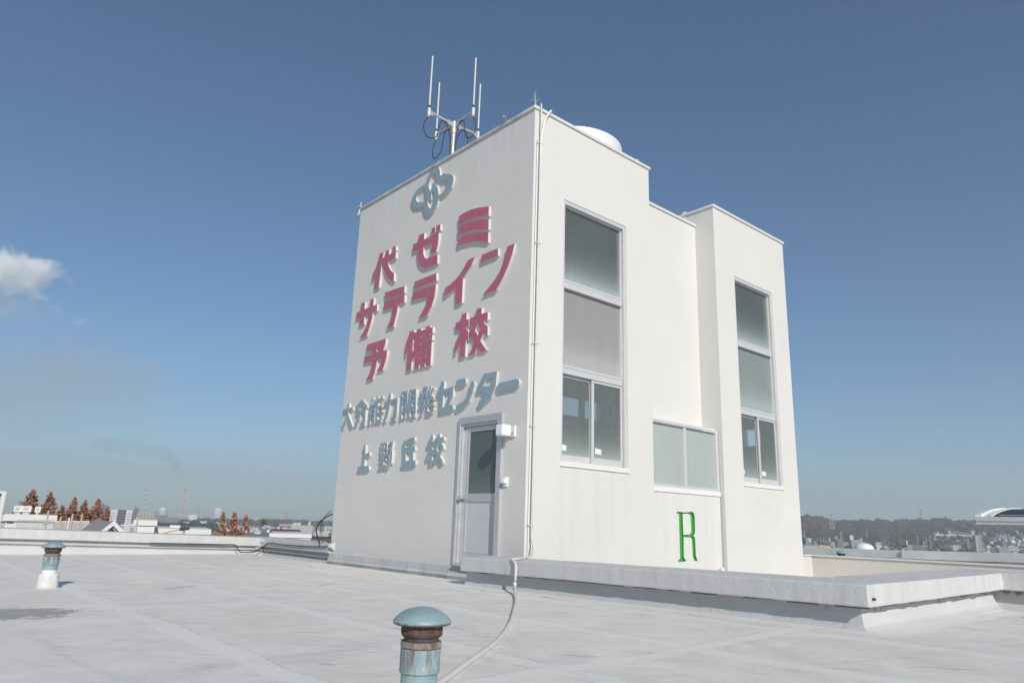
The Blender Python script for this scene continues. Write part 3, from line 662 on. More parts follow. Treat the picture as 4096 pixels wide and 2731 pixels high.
# ------------------------------------------------------------------ fittings on the tower
t = thing('wall_lamp', 'white cube shaped wall lamp beside the door top', 'lamp', (0, .28, 1.92))
q = MB(); q.box(-.03, -.001, .218, .345, 1.915, 2.07); sub('mounting_plate', q, M_WHITE, t, bevel=.006)
q = MB(); q.lathe([(.055,0),(.055,.05),(.045,.056)], (-.03, .285, 1.99), 20, 0, (-1,0,0)); sub('socket', q, M_GALV, t, smooth=40)
q = MB(); q.box(-.25, -.085, .215, .365, 1.91, 2.065); sub('lamp_shade', q, plain('opal_shade', (.8,.8,.79), .35, .01), t, bevel=.018)
t = thing('outlet_box', 'small hooded white socket box beneath the wall lamp', 'outlet', (0, .39, 1.24))
q = MB(); q.box(-.02, -.001, .345, .43, 1.245, 1.38); sub('mounting_plate', q, M_WHITE, t, bevel=.004)
q = MB(); q.add([(-.021,.352,1.375),(-.021,.423,1.375),(-.021,.352,1.29),(-.021,.423,1.29),(-.075,.352,1.315),(-.075,.423,1.315),(-.075,.352,1.29),(-.075,.423,1.29)], [(0,1,5,4),(2,3,1,0),(4,5,7,6),(6,7,3,2),(0,4,6,2),(1,3,7,5)]); sub('hood', q, M_WHITE, t, bevel=.004)
# conduits and hose
cd = MB(); cd.tube([(.05, -.022, H-.5), (.05, -.022, -.1)], .009, 8); tag(cd.build('conduit_pipe', M_WHITE, smooth=40), 'thin white conduit closest to the tower corner', 'pipe')
t = thing('drain_hose', 'pale flexible hose from the tower top down over the parapet onto the roof', 'hose', (.1, -.03, 0))
A = [(.085, -.03, H+.085), (.085, -.048, H+.05), (.085, -.048, H-.5), (.085, -.045, 3.5), (.085, -.045, 1.0), (.085, -.045, .62)]
capz = lambda y: .331-.0125*(y+0) if False else .352 + (-.0098)*(y+1.5)
B = [(.06, -.11, .48), (-.1, -.26, .395), (-.35, -.46, .372), (-.62, -.62, .366), (-.80, -.66, .36)]
pts = spline(A+B, 8)
dn = [onX(2062, 2255, -.83), onX(2062, 2300, -.88), onX(2059, 2337, -1.0), onX(2060, 2375, -1.22)]
fl_px = [(2062,2408),(2057,2436),(2040,2490),(1996,2552),(1940,2598),(1880,2640),(1758,2728),(1600,2830),(1350,2960)]
flr = []
for p_ in fl_px:
    v = onZ(*p_, .017); v.z = zf(v.x, v.y)+.014; flr.append(v)
pts2 = spline([pts[-1]] + dn + flr, 8)
q = MB(); q.tube(pts + pts2[1:], [.0125]*len(pts) + [.0155]*(len(pts2)-1), 12); sub('hose', q, M_HOSE, t, smooth=60)
q = MB(); q.tube([onX(2059,2340,-1.005)+Vector((0,0,.03)), onX(2059,2340,-1.005)-Vector((0,0,.02))], .02, 12); sub('coupling', q, M_WHITE, t, smooth=50)
q = MB(); q.tube([onX(2059,2340,-1.005)-Vector((0,0,.021)), onX(2059,2340,-1.005)-Vector((0,0,.045))], .021, 12); sub('rubber_collar', q, M_CABLE, t, smooth=50)
q = MB(); q.tube([onX(2059,2340,-1.005)+Vector((0,0,.05)), onX(2059,2340,-1.005)+Vector((0,0,.045))], .0175, 12); sub('hose_clip', q, M_GREEN, t)
for zz in (6.3, 4.7, 3.2, 2.05, .75):
    q = MB(); q.bar((.035,-.062,zz),(.125,-.062,zz),.008,.012); q.box(.035,.045,-.06,-.001,zz-.006,zz+.006); q.box(.115,.125,-.06,-.001,zz-.006,zz+.006); sub('clamp', q, M_TRIM, t)
q = MB(); q.tube(spline([(.088,-.05,H-.78),(.092,-.05,H-.62),(.115,-.055,H-.34),(.17,-.06,H-.13),(.25,-.065,H+.02),(.31,-.03,H+.085),(.35,.09,H+.08)],6), .0145, 10)
tag(q.build('conduit_elbow', M_WHITE, smooth=50), 'white curved pipe bending over the tower coping', 'pipe')
# lightning rod
t = thing('lightning_rod', 'green copper lightning rod at the tower corner', 'lightning rod', (.03, .03, H+.055))
q = MB(); q.tube([(.03,.03,H+.055),(.03,.03,H+.07)], .03, 12); q.tube([(.03,.03,H+.065),(.03,.03,H+.13)], .013, 10); sub('base', q, M_VERD, t, smooth=40)
q = MB(); q.lathe([(.004,-.02),(.014,-.014),(.02,0),(.014,.014),(.005,.02)], (.03,.03,H+.145), 12); sub('ball', q, M_VERD, t, smooth=60)
for d in ((0,0,.20),(-.028,.01,.155),(.05,-.05,.06),(-.05,.045,.05)):
    q = MB(); q.tube([(.03,.03,H+.145),(.03+d[0],.03+d[1],H+.145+d[2])], [.0055,.003], 6); sub('prong', q, M_VERD, t)
q = MB(); q.bar((-.09,.62,H+.11),(.06,.72,H+.07),.045,.03); q.tube([(-.085,.62,H+.11),(.0,.66,H+.02)],.008,6); tag(q.build('coping_bracket', M_GALV), 'little metal bracket leaning over the tower coping', 'bracket')
q = MB(); q.box(-.06,.04,LY-.04,LY+.05,H+.055,H+.075); q.lathe([(.012,0),(.018,.05),(.03,.07),(.012,.10)], (-.01,LY,H+.075), 10); q.tube([(-.02,LY,H+.02),(-.045,LY+.02,H-.12)],.02,8); tag(q.build('cable_anchor', M_SHADYTRIM, smooth=40), 'worn cable anchor at the far end of the tower coping', 'bracket')
# antenna
HZ = 8.30; HX, HY = .783, 3.185
t = thing('whip_antenna_mast', 'grey mast with four arms and tall white whip antennas on the tower', 'antenna', (HX, HY, HM))
q = MB(); q.tube([(HX,HY,HM-.16),(HX,HY,HZ-.16)], .05, 16); q.tube([(HX,HY,7.44),(HX,HY,7.455)], .056, 16); q.tube([(HX,HY,7.15),(HX,HY,7.155)], .056, 16); sub('pole', q, M_GALV, t, smooth=40)
q = MB(); q.lathe([(.05,-.2),(.062,-.19),(.062,.05),(.05,.06)], (HX,HY,HZ), 16)
for dx, dy in ((1,0),(-1,0),(0,1),(0,-1)): q.bar((HX,HY,HZ-.02),(HX+dx*.16,HY+dy*.16,HZ+.005),.035,.10)
sub('hub', q, M_GALV, t, smooth=40)
tops = {(-1,0):(1742.4,227.6),(0,1):(1756,331.8),(0,-1):(1916,234),(1,0):(1920.2,336.9)}
for (dx, dy), tp in tops.items():
    ex, ey = HX+dx*.6, HY+dy*.6
    q = MB(); q.bar((HX+dx*.1,HY+dy*.1,HZ),(ex-dx*.02,ey-dy*.02,HZ+.03),.034,.05); arm = sub('arm', q, M_GALV, t, bevel=.004)
    q = MB(); q.tube([(ex,ey,HZ-.055),(ex,ey,HZ+.10)], .032, 12); q.tube([(ex,ey,HZ-.08),(ex,ey,HZ-.054)], .024, 12); q.obox((ex-dx*.06,ey-dy*.06,HZ+.02),(abs(dx)*.05+.012*abs(dy),abs(dy)*.05+.012*abs(dx),0),(0,0,0) if 0 else (-abs(dy)*.008, abs(dx)*.008,0),(0,0,.04)); sub('clamp', q, M_RODW, arm, smooth=40)
    d = ray(*tp); k = (Vector((ex,ey,0))-Vector((CAM.x,CAM.y,0))).length/math.hypot(d.x,d.y); zt = (CAM+d*k).z
    q = MB(); q.tube([(ex,ey,HZ+.16),(ex,ey,zt)], .0165, 10); sub('whip', q, M_RODW, t, smooth=40)
    q = MB(); q.tube([(ex,ey,HZ+.10),(ex,ey,HZ+.16)], .023, 10); sub('base_collar', q, M_CABLE, t, smooth=40)
    sx_, sy_ = -dy, dx
    loop = [(ex,ey,HZ-.08),(ex+dx*.1,ey+dy*.1,HZ-.28),(ex+dx*.02,ey+dy*.02,HZ-.5),(ex-dx*.2,ey-dy*.2,HZ-.42),(ex-dx*.27,ey-dy*.27,HZ-.1),(ex-dx*.36,ey-dy*.36,HZ-.02),(ex-dx*.46,ey-dy*.46,HZ-.12),(HX+dx*.07,HY+dy*.07,HZ-.4),(HX+dx*.06,HY+dy*.06,HZ-.9)]
    q = MB(); q.tube(spline(loop, 7), .0085, 6); sub('cable', q, M_CABLE, t, smooth=60)
# water tank
tx, ty, tr, tz = 3.767, 2.867, 1.097, 8.74
q = MB(); prof = [(tr*.98, HM-.15)] + [(tr, HM-.1), (tr, tz-.02)] + [(tr*math.cos(a_), tz+.05*math.sin(a_)) for a_ in [R(i*7.5) for i in range(9)]] + [(.5, tz+.075), (.03, tz+.1)]
q.lathe([(r_, z_) for r_, z_ in prof], (tx, ty, 0), 64)
tag(q.build('water_tank', M_TANK, smooth=50), 'round white water tank on the tower roof', 'tank')
q = MB(); q.tube([(2.5,.06,H+.055),(2.5,.06,H+.12)], .025, 8); q.tube([(2.5,.06,H+.12),(2.53,.06,H+.13)], .02, 8); tag(q.build('anchor_stub', M_RODW), 'tiny pale stub standing on the sunny coping of the tower', 'stub')
q = MB(); q.tube([onY(2880,2277,YB-.01), onY(2893,2277,YB-.12)], .028, 12); tag(q.build('overflow_pipe', M_WHITE, smooth=40), 'short white overflow pipe low beside the green letter', 'pipe')

# ================================================================== PARAPETS
def parapet(name, path, cap_prof, base_prof, mat, wmat, label, cat='parapet', jit=.0):
    t = thing(name, label, cat, path[0])
    c_ = sweep(subdiv_path(path, .6, jit), cap_prof); sub('cap', c_, mat, t, bevel=.012)
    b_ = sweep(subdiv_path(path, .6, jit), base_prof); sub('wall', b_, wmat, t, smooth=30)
    # ragged dark line along the underside edge of the cap
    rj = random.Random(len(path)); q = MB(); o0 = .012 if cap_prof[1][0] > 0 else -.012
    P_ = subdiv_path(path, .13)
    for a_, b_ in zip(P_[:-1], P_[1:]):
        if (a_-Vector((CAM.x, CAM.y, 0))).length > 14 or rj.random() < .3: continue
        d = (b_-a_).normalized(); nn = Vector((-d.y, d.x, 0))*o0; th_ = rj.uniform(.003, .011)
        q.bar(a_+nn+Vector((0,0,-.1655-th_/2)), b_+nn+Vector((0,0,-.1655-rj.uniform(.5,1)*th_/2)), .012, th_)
    sub('cap_edge_line', q, M_DARK, t)['kind'] = 'stuff'
    return t
# right one: path runs along the outer cap edge (deck side), left of travel = deck side is negative offset
P1 = [(-.80, .30, .336), (-.80, -4.68, .388), (2.39, -4.68, .415), (2.39, -14, .44)]
capP = [(0, 0), (.50, .012), (.50, -.165), (0, -.165)]
baseP = [(.125, -.165), (.36, -.165), (.36, -.46), (-.01, -.46), (.03, -.352), (.065, -.338), (.09, -.315), (.10, -.28), (.11, -.22)]
parapet('parapet', P1, capP, baseP, M_PAR, M_PARW, 'low grey parapet with overhanging cap stepping round the tower foot', jit=.003)
P2 = [(-.05, 5.16, .318), (-.05, 8.1, .322), (-4.68, 8.1, .424), (-30, 8.1, .55)]
capQ = [(0, 0), (-.50, .01), (-.50, -.17), (0, -.17)]
baseQ = [(-.10, -.17), (-.35, -.17), (-.35, -.62), (.02, -.62), (-.02, -.385), (-.05, -.33), (-.09, -.285), (-.085, -.245), (-.03, -.245), (-.03, -.235), (-.09, -.23)]
parapet('parapet', P2, capQ, baseQ, M_PARL, M_PARWL, 'long pale parapet along the far edge of the roof', jit=.003)
q = MB(); v = onX(3486, 2396, -.75); q.lathe([(.008,0),(.011,.008),(.009,.02),(.004,.026)], (-.735,-4.682,.285), 10, 0, (0,-1,0)); tag(q.build('rusty_bolt', plain('rust_dark', (.06,.045,.04), .8)), 'small rusty bolt in the sunny end of the parapet', 'bolt')
# beige side wing
t = thing('beige_wall', 'low beige stuccoed wall with thin ledge at right of the tower', 'wall', (7.75, -3, -1.6))
q = MB(); q.box(7.75, 7.95, -9, 0.0, -1.6, .335); q.box(L3, 7.75, 0, .2, -1.6, .335); sub('wall', q, M_BEIGE, t)
q = MB(); q.box(7.72, 7.98, -9, .22, .336, .362); q.box(L3+.001, 7.719, -.03, .22, .336, .362); sub('ledge', q, M_TRIM, t, bevel=.006)
dk = MB(); dk.add([(7.97,-9,.2),(16,-9,.2),(16,9,.2),(7.4,9,.2),(7.4,.2,.2),(7.97,.2,.2)], [(0,1,2,3,4,5)]); tag(dk.build('side_roof_floor', M_FLOOR, origin=(0,0,0)), kind='structure')
GP = plain('grey_parapet', (.50,.52,.54), .7, .16, 1.2, bmp=.3)
t = thing('parapet', 'far grey parapet with a stained joint behind the beige wall', 'parapet', (10, 0, .2))
q = MB(); q.add([(10.03,9,.40),(10.45,9,.40),(10.45,-.83,.478),(10.03,-.83,.478),(10.03,9,.26),(10.45,9,.26),(10.45,-.83,.33),(10.03,-.83,.33)], [(0,1,2,3),(7,6,5,4),(0,3,7,4),(1,5,6,2),(0,4,5,1),(3,2,6,7)]); sub('cap', q, GP, t, bevel=.01)
q = MB(); q.add([(9.98,-.832,.482),(10.45,-.832,.482),(10.45,-9,.64),(9.98,-9,.64),(9.98,-.832,.315),(10.45,-.832,.315),(10.45,-9,.43),(9.98,-9,.43)], [(0,1,2,3),(7,6,5,4),(0,3,7,4),(1,5,6,2),(0,4,5,1),(3,2,6,7)]); sub('cap', q, plain('grey_parapet_pale', (.56,.575,.59), .7, .1, 1.2, bmp=.3), t, bevel=.01)
q = MB(); q.add([(10.06,9,.1),(10.35,9,.1),(10.35,-9,.1),(10.06,-9,.1),(10.06,9,.255),(10.35,9,.255),(10.35,-.83,.31),(10.06,-.83,.31),(10.06,-9,.425),(10.35,-9,.425)],[(0,3,8,7,4),(1,5,6,9,2),(4,7,6,5),(7,8,9,6)]); sub('wall', q, GP, t)
q = MB(); q.box(8.9, 10.0, -3.35, -2.7, .28, .335); q.box(9.0,9.9,-3.3,-2.75,.2,.279); tag(q.build('roof_hatch', plain('hatch_grey', (.33,.34,.33), .6)), 'flat grey hatch lid on the side roof', 'hatch')

# ================================================================== VENTS
def vent_mats():
    m, nt, p = nmat('faded_blue_paint'); co = objco(nt)
    f = noise(nt, 22, 6, .7, co); s = noise(nt, 1, 5, .7, objco(nt, (60, 60, 5)))
    c = ramp(nt, f, [(.3, (.20,.30,.335)), (.68, (.28,.385,.415))])
    c = mix(nt, ramp(nt, noise(nt, 34, 4, .7, co), [(.62,(0,)*3),(.68,(.6,)*3)]), c, (.42,.53,.55))
    sx = nt.nodes.new('ShaderNodeSeparateXYZ'); nt.links.new(co, sx.inputs[0])
    m2 = math_(nt, 'MULTIPLY', ramp(nt, s, [(.45,(0,)*3),(.56,(.92,)*3)]), math_(nt, 'SMOOTH_MIN', 1.0, math_(nt, 'MAXIMUM', 0.0, math_(nt, 'MULTIPLY', math_(nt, 'SUBTRACT', sx.outputs[2], .20), 14)), .1))
    g = nt.nodes.new('ShaderNodeAttribute'); 
    c = mix(nt, m2, c, (.19,.12,.08))
    nt.links.new(c, p.inputs['Base Color']); p.inputs['Roughness'].default_value = .5
    bump(nt, p, f, .15, .004); return m
M_VPIPE = vent_mats()
def vcap_mat():
    m, nt, p = nmat('faded_blue_cap'); co = objco(nt)
    f = noise(nt, 25, 6, .75, co)
    c = ramp(nt, f, [(.3,(.18,.28,.315)),(.7,(.29,.39,.42))])
    c = mix(nt, ramp(nt, noise(nt, 18, 5, .7, co), [(.63,(0,)*3),(.7,(.5,)*3)]), c, (.45,.55,.56))
    sx = nt.nodes.new('ShaderNodeSeparateXYZ'); nt.links.new(co, sx.inputs[0])
    rim = math_(nt, 'ADD', math_(nt, 'MULTIPLY', math_(nt, 'SUBTRACT', .394, sx.outputs[2]), 60), math_(nt, 'MULTIPLY', noise(nt, 50, 5, .8, co), 1.4))
    c = mix(nt, ramp(nt, rim, [(.75,(0,)*3),(.95,(.9,)*3)]), c, (.10,.06,.045))
    nt.links.new(c, p.inputs['Base Color']); p.inputs['Roughness'].default_value = .45; bump(nt, p, f, .25, .004); return m
M_VCAP = vcap_mat()
M_RUST = plain('rusted_iron', (.10,.062,.05), .85, .5, 40, bmp=.6, bscale=120)
M_RUSTL = plain('rust_stained_blue', (.20,.17,.15), .7, .45, 30, bmp=.3)
def vent(label, loc):
    t = thing('vent_pipe', label, 'vent', (0, 0, 0), 'blue capped vent pipes')
    q = MB(); q.lathe([(.004,.442),(.03,.4395),(.06,.431),(.083,.418),(.098,.404),(.105,.393),(.104,.386),(.096,.382),(.07,.38),(.02,.379)], (0,0,0), 40); sub('cap', q, M_VCAP, t, smooth=50)
    q = MB(); q.lathe([(.05,.379),(.079,.3785),(.079,.352),(.07,.342),(.06,.34)], (0,0,0), 8, 0, None); sub('cap_collar', q, M_RUST, t)
    q = MB(); q.lathe([(.055,.341),(.062,.34),(.062,.328),(.055,.327)], (0,0,0), 24); sub('vent_slot', q, M_DARK, t, smooth=40)
    q = MB(); q.lathe([(.05,.3275),(.077,.327),(.078,.309),(.074,.305),(.06,.3045)], (0,0,0), 8); sub('upper_ring', q, M_RUSTL, t)
    q = MB(); q.lathe([(.05,.3044),(.0715,.304),(.0715,.2255),(.068,.222),(.05,.2215)], (0,0,0), 32); sub('sleeve', q, M_VPIPE, t, smooth=40)
    q = MB(); q.lathe([(.06,.2214),(.065,.221),(.065,.175),(.05,.1745)], (0,0,0), 32); sub('pipe', q, M_VPIPE, t, smooth=40)
    q = MB(); q.lathe([(.05,.1744),(.0652,.174),(.0652,.14),(.05,.1395)], (0,0,0), 32); sub('painted_foot', q, M_WHITE, t, smooth=40)
    q = MB(); q.lathe([(.06,.148),(.088,.147),(.0915,.14),(.094,.05),(.098,.012),(.12,.004),(.16,-.004),(.1,-.01)], (0,0,0), 32, 0, None, lambda a, z: .02*math.sin(3*a+1)+.012*math.sin(7*a)); sub('collar', q, plain('stained_white', (.60,.595,.58), .7, .12, 14), t, smooth=50)
    t.location = loc; return t
VF = at(185, 2352, 8.70); VF.z = 0
v1 = vent('blue capped vent pipe with a wide white collar on the open roof', VF)
v1.rotation_euler = (0, 0, .3)
VN = at(1690, 2470, 2.78); VN.z = 0.0
v2 = dup(v1, VN-VF, 'rust streaked blue vent pipe close to the camera beside the hose')
v2.rotation_euler = (0, 0, 2.2); WL[v2.name] = VN
v3 = dup(v1, Vector((9.0, -.02, .0))-VF, 'blue vent cap peeping over the ledge of the beige wall')

# ================================================================== LOOSE CABLES by the left parapet
L1c = crop(600, 1900, 2.94)
q = MB()
pz = [onX(*L1c(x_, y_), -.06) for x_, y_ in [(2090,838),(2050,840),(1900,838),(1750,830),(1550,815),(1400,796)]]
for p_ in pz: p_.x = -.075
pk = [onY(*L1c(x_, y_), 8.0) for x_, y_ in [(1330,845),(1250,890),(1180,930),(1110,935),(1060,900),(1020,850),(985,815)]]
pk2 = [Vector((-30+i*5+ (0), 8.085, 0)) for i in range(0)]
e_ = [onY(*L1c(x_, y_), 8.085) for x_, y_ in [(800,812),(500,806),(200,800),(0,798)]]
for p_ in pk: p_.z = max(p_.z, .035)
q.tube(spline(pz+pk+e_, 8), .0095, 8)
tag(q.build('slack_cable', M_CABLE, smooth=60), 'black cable sagging along the far parapet in one deep loop', 'cable')
q = MB(); lp = [onX(*L1c(x_, y_), 0.05) for x_, y_ in [(2135,455),(2090,520),(2030,590),(2012,650),(2030,740),(2055,800),(2050,848)]]
for i, p_ in enumerate(lp): p_.x = -.05 + .0*i; 
lp = [Vector((-.02, LY+.03, lp[0].z))] + lp[1:]
q.tube(spline(lp, 8), .012, 8); tag(q.build('hanging_cable', M_CABLE, smooth=60), 'thick black cable bowing off the back edge of the tower', 'cable')
q = MB(); lp = [onX(*L1c(x_, y_), -.04) for x_, y_ in [(2137,415),(2060,480),(2015,560),(2005,640),(2020,740),(2045,840)]]
q.tube(spline(lp, 8), .006, 6); tag(q.build('thin_cable', M_CABLE, smooth=60), 'thin black cable bowing outside the thicker one', 'cable')
q = MB(); v = onX(*L1c(2118, 832), -.06); q.lathe([(.05,0),(.055,.03),(.03,.05),(.045,.06),(.03,.09)], v+Vector((.06,0,0)), 12, 0, (-1,-.4,0)); q.box(v.x+.03, v.x+.07, v.y-.06, v.y+.03, v.z-.06, v.z+.06); tag(q.build('wall_insulator', M_RODW, smooth=40), 'rust ringed white insulator at the foot of the tower edge', 'insulator')
q = MB(); v = onY(*L1c(1320, 780), 8.06); q.lathe([(.03,0),(.045,.02),(.04,.06),(.02,.09)], v, 10, 0, (.2,-1,.3)); q.tube([v+Vector((.02,0,-.02)), v+Vector((-.05,-.05,-.1)), v+Vector((-.12,.02,-.13))], .012, 6); tag(q.build('parapet_insulator', M_SHADYTRIM, smooth=40), 'insulator knob at the inner corner of the pale parapet', 'insulator')

# ================================================================== THE CITY BELOW
GZ = -28.0
GN = -14.0                       # the school stands on a low rise
def fD(D): return D if (D < 250 or D > 2650) else 700 + 1.6*D
L0 = crop(0, 1900, 3.36); R1 = crop(3180, 2050, 5.113); R2 = crop(3620, 2020, 4.941)
CX, CY = CAM.x, CAM.y
def ang(x, y):
    d = ray(x, y); return math.atan2(d.y, d.x)
CREST_PX = [R1(*p_) for p_ in [(-600,150),(-300,140),(105,130),(190,130),(290,127),(380,150),(500,158),(640,192),(720,240),(860,240),(980,222),(1080,230),(1210,260),(1310,222),(1450,222),(1550,235),(1620,255),(1660,205),(1750,225),(1820,222),(1900,240),(2050,262),(2100,228),(2200,222),(2350,235)]] + \
           [R2(*p_) for p_ in [(350,345),(450,362),(600,335),(750,335),(850,345),(950,372),(1200,378),(1400,392),(1800,402),(2352,402),(3200,410),(4500,440)]]
DC = 3420.0
CREST = sorted((ang(*p_), at(p_[0], p_[1], DC).z) for p_ in CREST_PX)
def crest(a):
    if a <= CREST[0][0]: return CREST[0][1]
    for (a0, z0), (a1, z1) in zip(CREST[:-1], CREST[1:]):
        if a <= a1: return z0+(z1-z0)*(a-a0)/(a1-a0)
    return max(GZ, CREST[-1][1] - (a-CREST[-1][0])*300)
A_SPLIT = ang(*R2(500, 600))       # right of this the lower slope is fields and houses
def tz(a, D):
    """height of the land at bearing a and distance D"""
    c = crest(a) - 4
    if D < 2060: return GN + (GZ-GN)*max(0, min(1, (D-220)/600))
    if D < DC:
        t = (D-2060)/(DC-2060); s = t*t*(3-2*t)
        return GZ + (c-GZ)*(.45*t+.55*s)
    return c - (D-DC)*.03
def pol(a, D, z=None): return Vector((CX+math.cos(a)*D, CY+math.sin(a)*D, tz(a, D) if z is None else z))
# ground: one polar sheet to the horizon
gm, nt, p = nmat('town_ground')
f = noise(nt, .012, 6, .7, objco(nt)); f2 = noise(nt, .08, 4, .7, objco(nt))
c = ramp(nt, f, [(.33,(.10,.115,.07)),(.5,(.19,.18,.14)),(.66,(.27,.26,.245))])
c = mix(nt, .5, c, ramp(nt, f2, [(.35,(.06,.07,.05)),(.65,(.25,.245,.24))]))
nt.links.new(c, p.inputs['Base Color']); p.inputs['Roughness'].default_value = .9
g = MB(); NA = 240; DS = [0.01, 30, 80, 220, 400, 600, 820, 1200, 1600, 2060, 2200, 2350, 2500, 2650, 2800, 2950, 3100, 3250, 3420, 3700, 4200, 5200, 7800]
for D in DS:
    for i in range(NA): g.v.append(pol(2*math.pi*i/NA - math.pi, D, None if D < 4300 else GZ))
for j in range(len(DS)-1):
    for i in range(NA): g.f.append([j*NA+i, j*NA+(i+1)%NA, (j+1)*NA+(i+1)%NA, (j+1)*NA+i]); g.m.append(0)
tag(g.build('ground', gm, origin=(0,0,0), smooth=60), kind='structure')

def fol(name, lo, hi, sc_=.05, var=None):
    m, nt, p = nmat(name); co = objco(nt)
    f = noise(nt, sc_, 3, .6, co); at_ = nt.nodes.new('ShaderNodeAttribute'); at_.attribute_name = 'tint'
    c = ramp(nt, at_.outputs['Fac'], [(0, lo), (1, hi)]) if var is None else ramp(nt, at_.outputs['Fac'], var)
    c = mix(nt, 1, c, ramp(nt, f, [(.3,(.7,.7,.7)),(.7,(1.25,1.25,1.25))]), 'MULTIPLY')
    nt.links.new(c, p.inputs['Base Color']); p.inputs['Roughness'].default_value = .9; p.inputs['Specular IOR Level'].default_value = .1
    return m
M_FOREST = fol('autumn_forest', None, None, .15, [(0,(.030,.048,.034)),(.44,(.045,.062,.038)),(.55,(.075,.055,.042)),(.78,(.10,.062,.052)),(.92,(.09,.085,.055)),(1,(.14,.125,.10))])
M_PINE = fol('evergreen', (.025,.045,.03), (.06,.085,.045), .15)
M_META = fol('rust_needles', (.24,.115,.075), (.50,.265,.18), .6)
M_BARK = plain('bark', (.13,.10,.08), .9, .2, 5)
M_TWIG = plain('bare_twigs', (.16,.135,.11), .9, .2, 2)

def set_tint(ob, vals):
    a_ = ob.data.attributes.new('tint', 'FLOAT', 'FACE'); a_.data.foreach_set('value', vals)
def ico(sub_):
    b = bmesh.new(); bmesh.ops.create_icosphere(b, subdivisions=sub_, radius=1)
    vs = [v.co.copy() for v in b.verts]; fs = [[v.index for v in f_.verts] for f_ in b.faces]; b.free(); return vs, fs
IV, IF = ico(2); IV1, IF1 = ico(1)
def clumps(name, mat, spots, label=None, cat=None, kind='stuff', tufts=1):
    """a wood: crowns of uneven outline, each a lumpy mass with smaller lumps on it"""
    mb = MB(); tint = []; rnd = random.Random(3)
    for (P, r, h, t) in spots:
        for k in range(tufts):
            if k == 0: c0, rr, hh = P + Vector((0,0,h*.5)), r, h*.55
            else:
                a_ = rnd.random()*6.28; c0 = P + Vector((math.cos(a_)*r*.7, math.sin(a_)*r*.7, h*(.45+.5*rnd.random()))); rr = r*(.3+.3*rnd.random()); hh = rr*.9
            s1, s2, s3 = rnd.random()*9, rnd.random()*9, rnd.random()*9
            vs = []
            src, sf = (IV1, IF1)
            for v in src:
                q_ = 1 + .22*math.sin(3.1*v.x+s1)*math.sin(2.7*v.y+s2) + .2*math.sin(5.3*v.z+s3+v.x*3) + rnd.uniform(-.16,.16)
                vs.append(c0 + Vector((v.x*rr*q_, v.y*rr*q_, v.z*hh*q_)))
            mb.add(vs, sf); tt = min(1, max(0, t+rnd.uniform(-.1,.1))); tint += [tt]*len(sf)
    ob = mb.build(name, mat, origin=(0,0,0), fix=False); ob.data.polygons.foreach_set('use_smooth', [True]*len(ob.data.polygons)); set_tint(ob, tint)
    return tag(ob, label, cat, kind=kind)
rn = random.Random(11)
def vnoise(x, y):
    return .5+.25*math.sin(x*1.7+y*.6)+.15*math.sin(x*3.9-y*2.1+1)+.1*math.sin(y*5.3+x*7.1)
spots = []
a_lo, a_hi = ang(*R2(3000, 500)), ang(*R1(-900, 500))
n_f = 5600
while len(spots) < n_f:
    a_ = rn.uniform(a_lo, a_hi); u_ = rn.random()**.8; D = 2150 + (DC-2150)*u_
    right = a_ < A_SPLIT
    if right and D < 2830 + 240*vnoise(a_*60, 1) and rn.random() < .978: continue
    if not right and D < 2240 and rn.random() < .5: continue
    if math.sin(a_*140)*math.sin(D*.0065) > .93: continue
    P = pol(a_, D); P.z -= 1
    t = vnoise(a_*45, D*.003)*.9 + rn.gauss(0, .22)
    r = rn.uniform(6.5, 13.5)*(.8+.35*(D/DC)); spots.append((P, r, r*rn.uniform(1.0, 1.6), min(1, max(0, t))))
clumps('hillside_wood', M_FOREST, spots, tufts=3)
# trees among the houses (too many and too small to count)
spots = []
for _ in range(170):
    a_ = rn.uniform(a_lo, a_hi); D = fD(rn.uniform(560, 1250))
    if a_ > A_SPLIT and D > 2140: continue
    P = pol(a_, D); r = rn.uniform(4, 9); spots.append((P, r, r*1.3, rn.random()))
clumps('town_trees', M_FOREST, spots, tufts=3)
spots = []
for (xa, xb, yb, D0_, n_) in ((60, 760, 640, 560, 150), (330, 760, 560, 1000, 60), (560, 1500, 575, 1500, 120), (1300, 2150, 590, 1800, 160)):
    for _ in range(n_):
        x_ = rn.uniform(xa, xb); D = fD(D0_*rn.uniform(.92, 1.1)); a_ = ang(*L1c(x_, 600)); P = pol(a_, D, GZ); r = rn.uniform(5, 9)*max(1, D/2100)
        spots.append((P, r, r*1.5, rn.random()))
clumps('green_belt', M_PINE, spots, tufts=3)

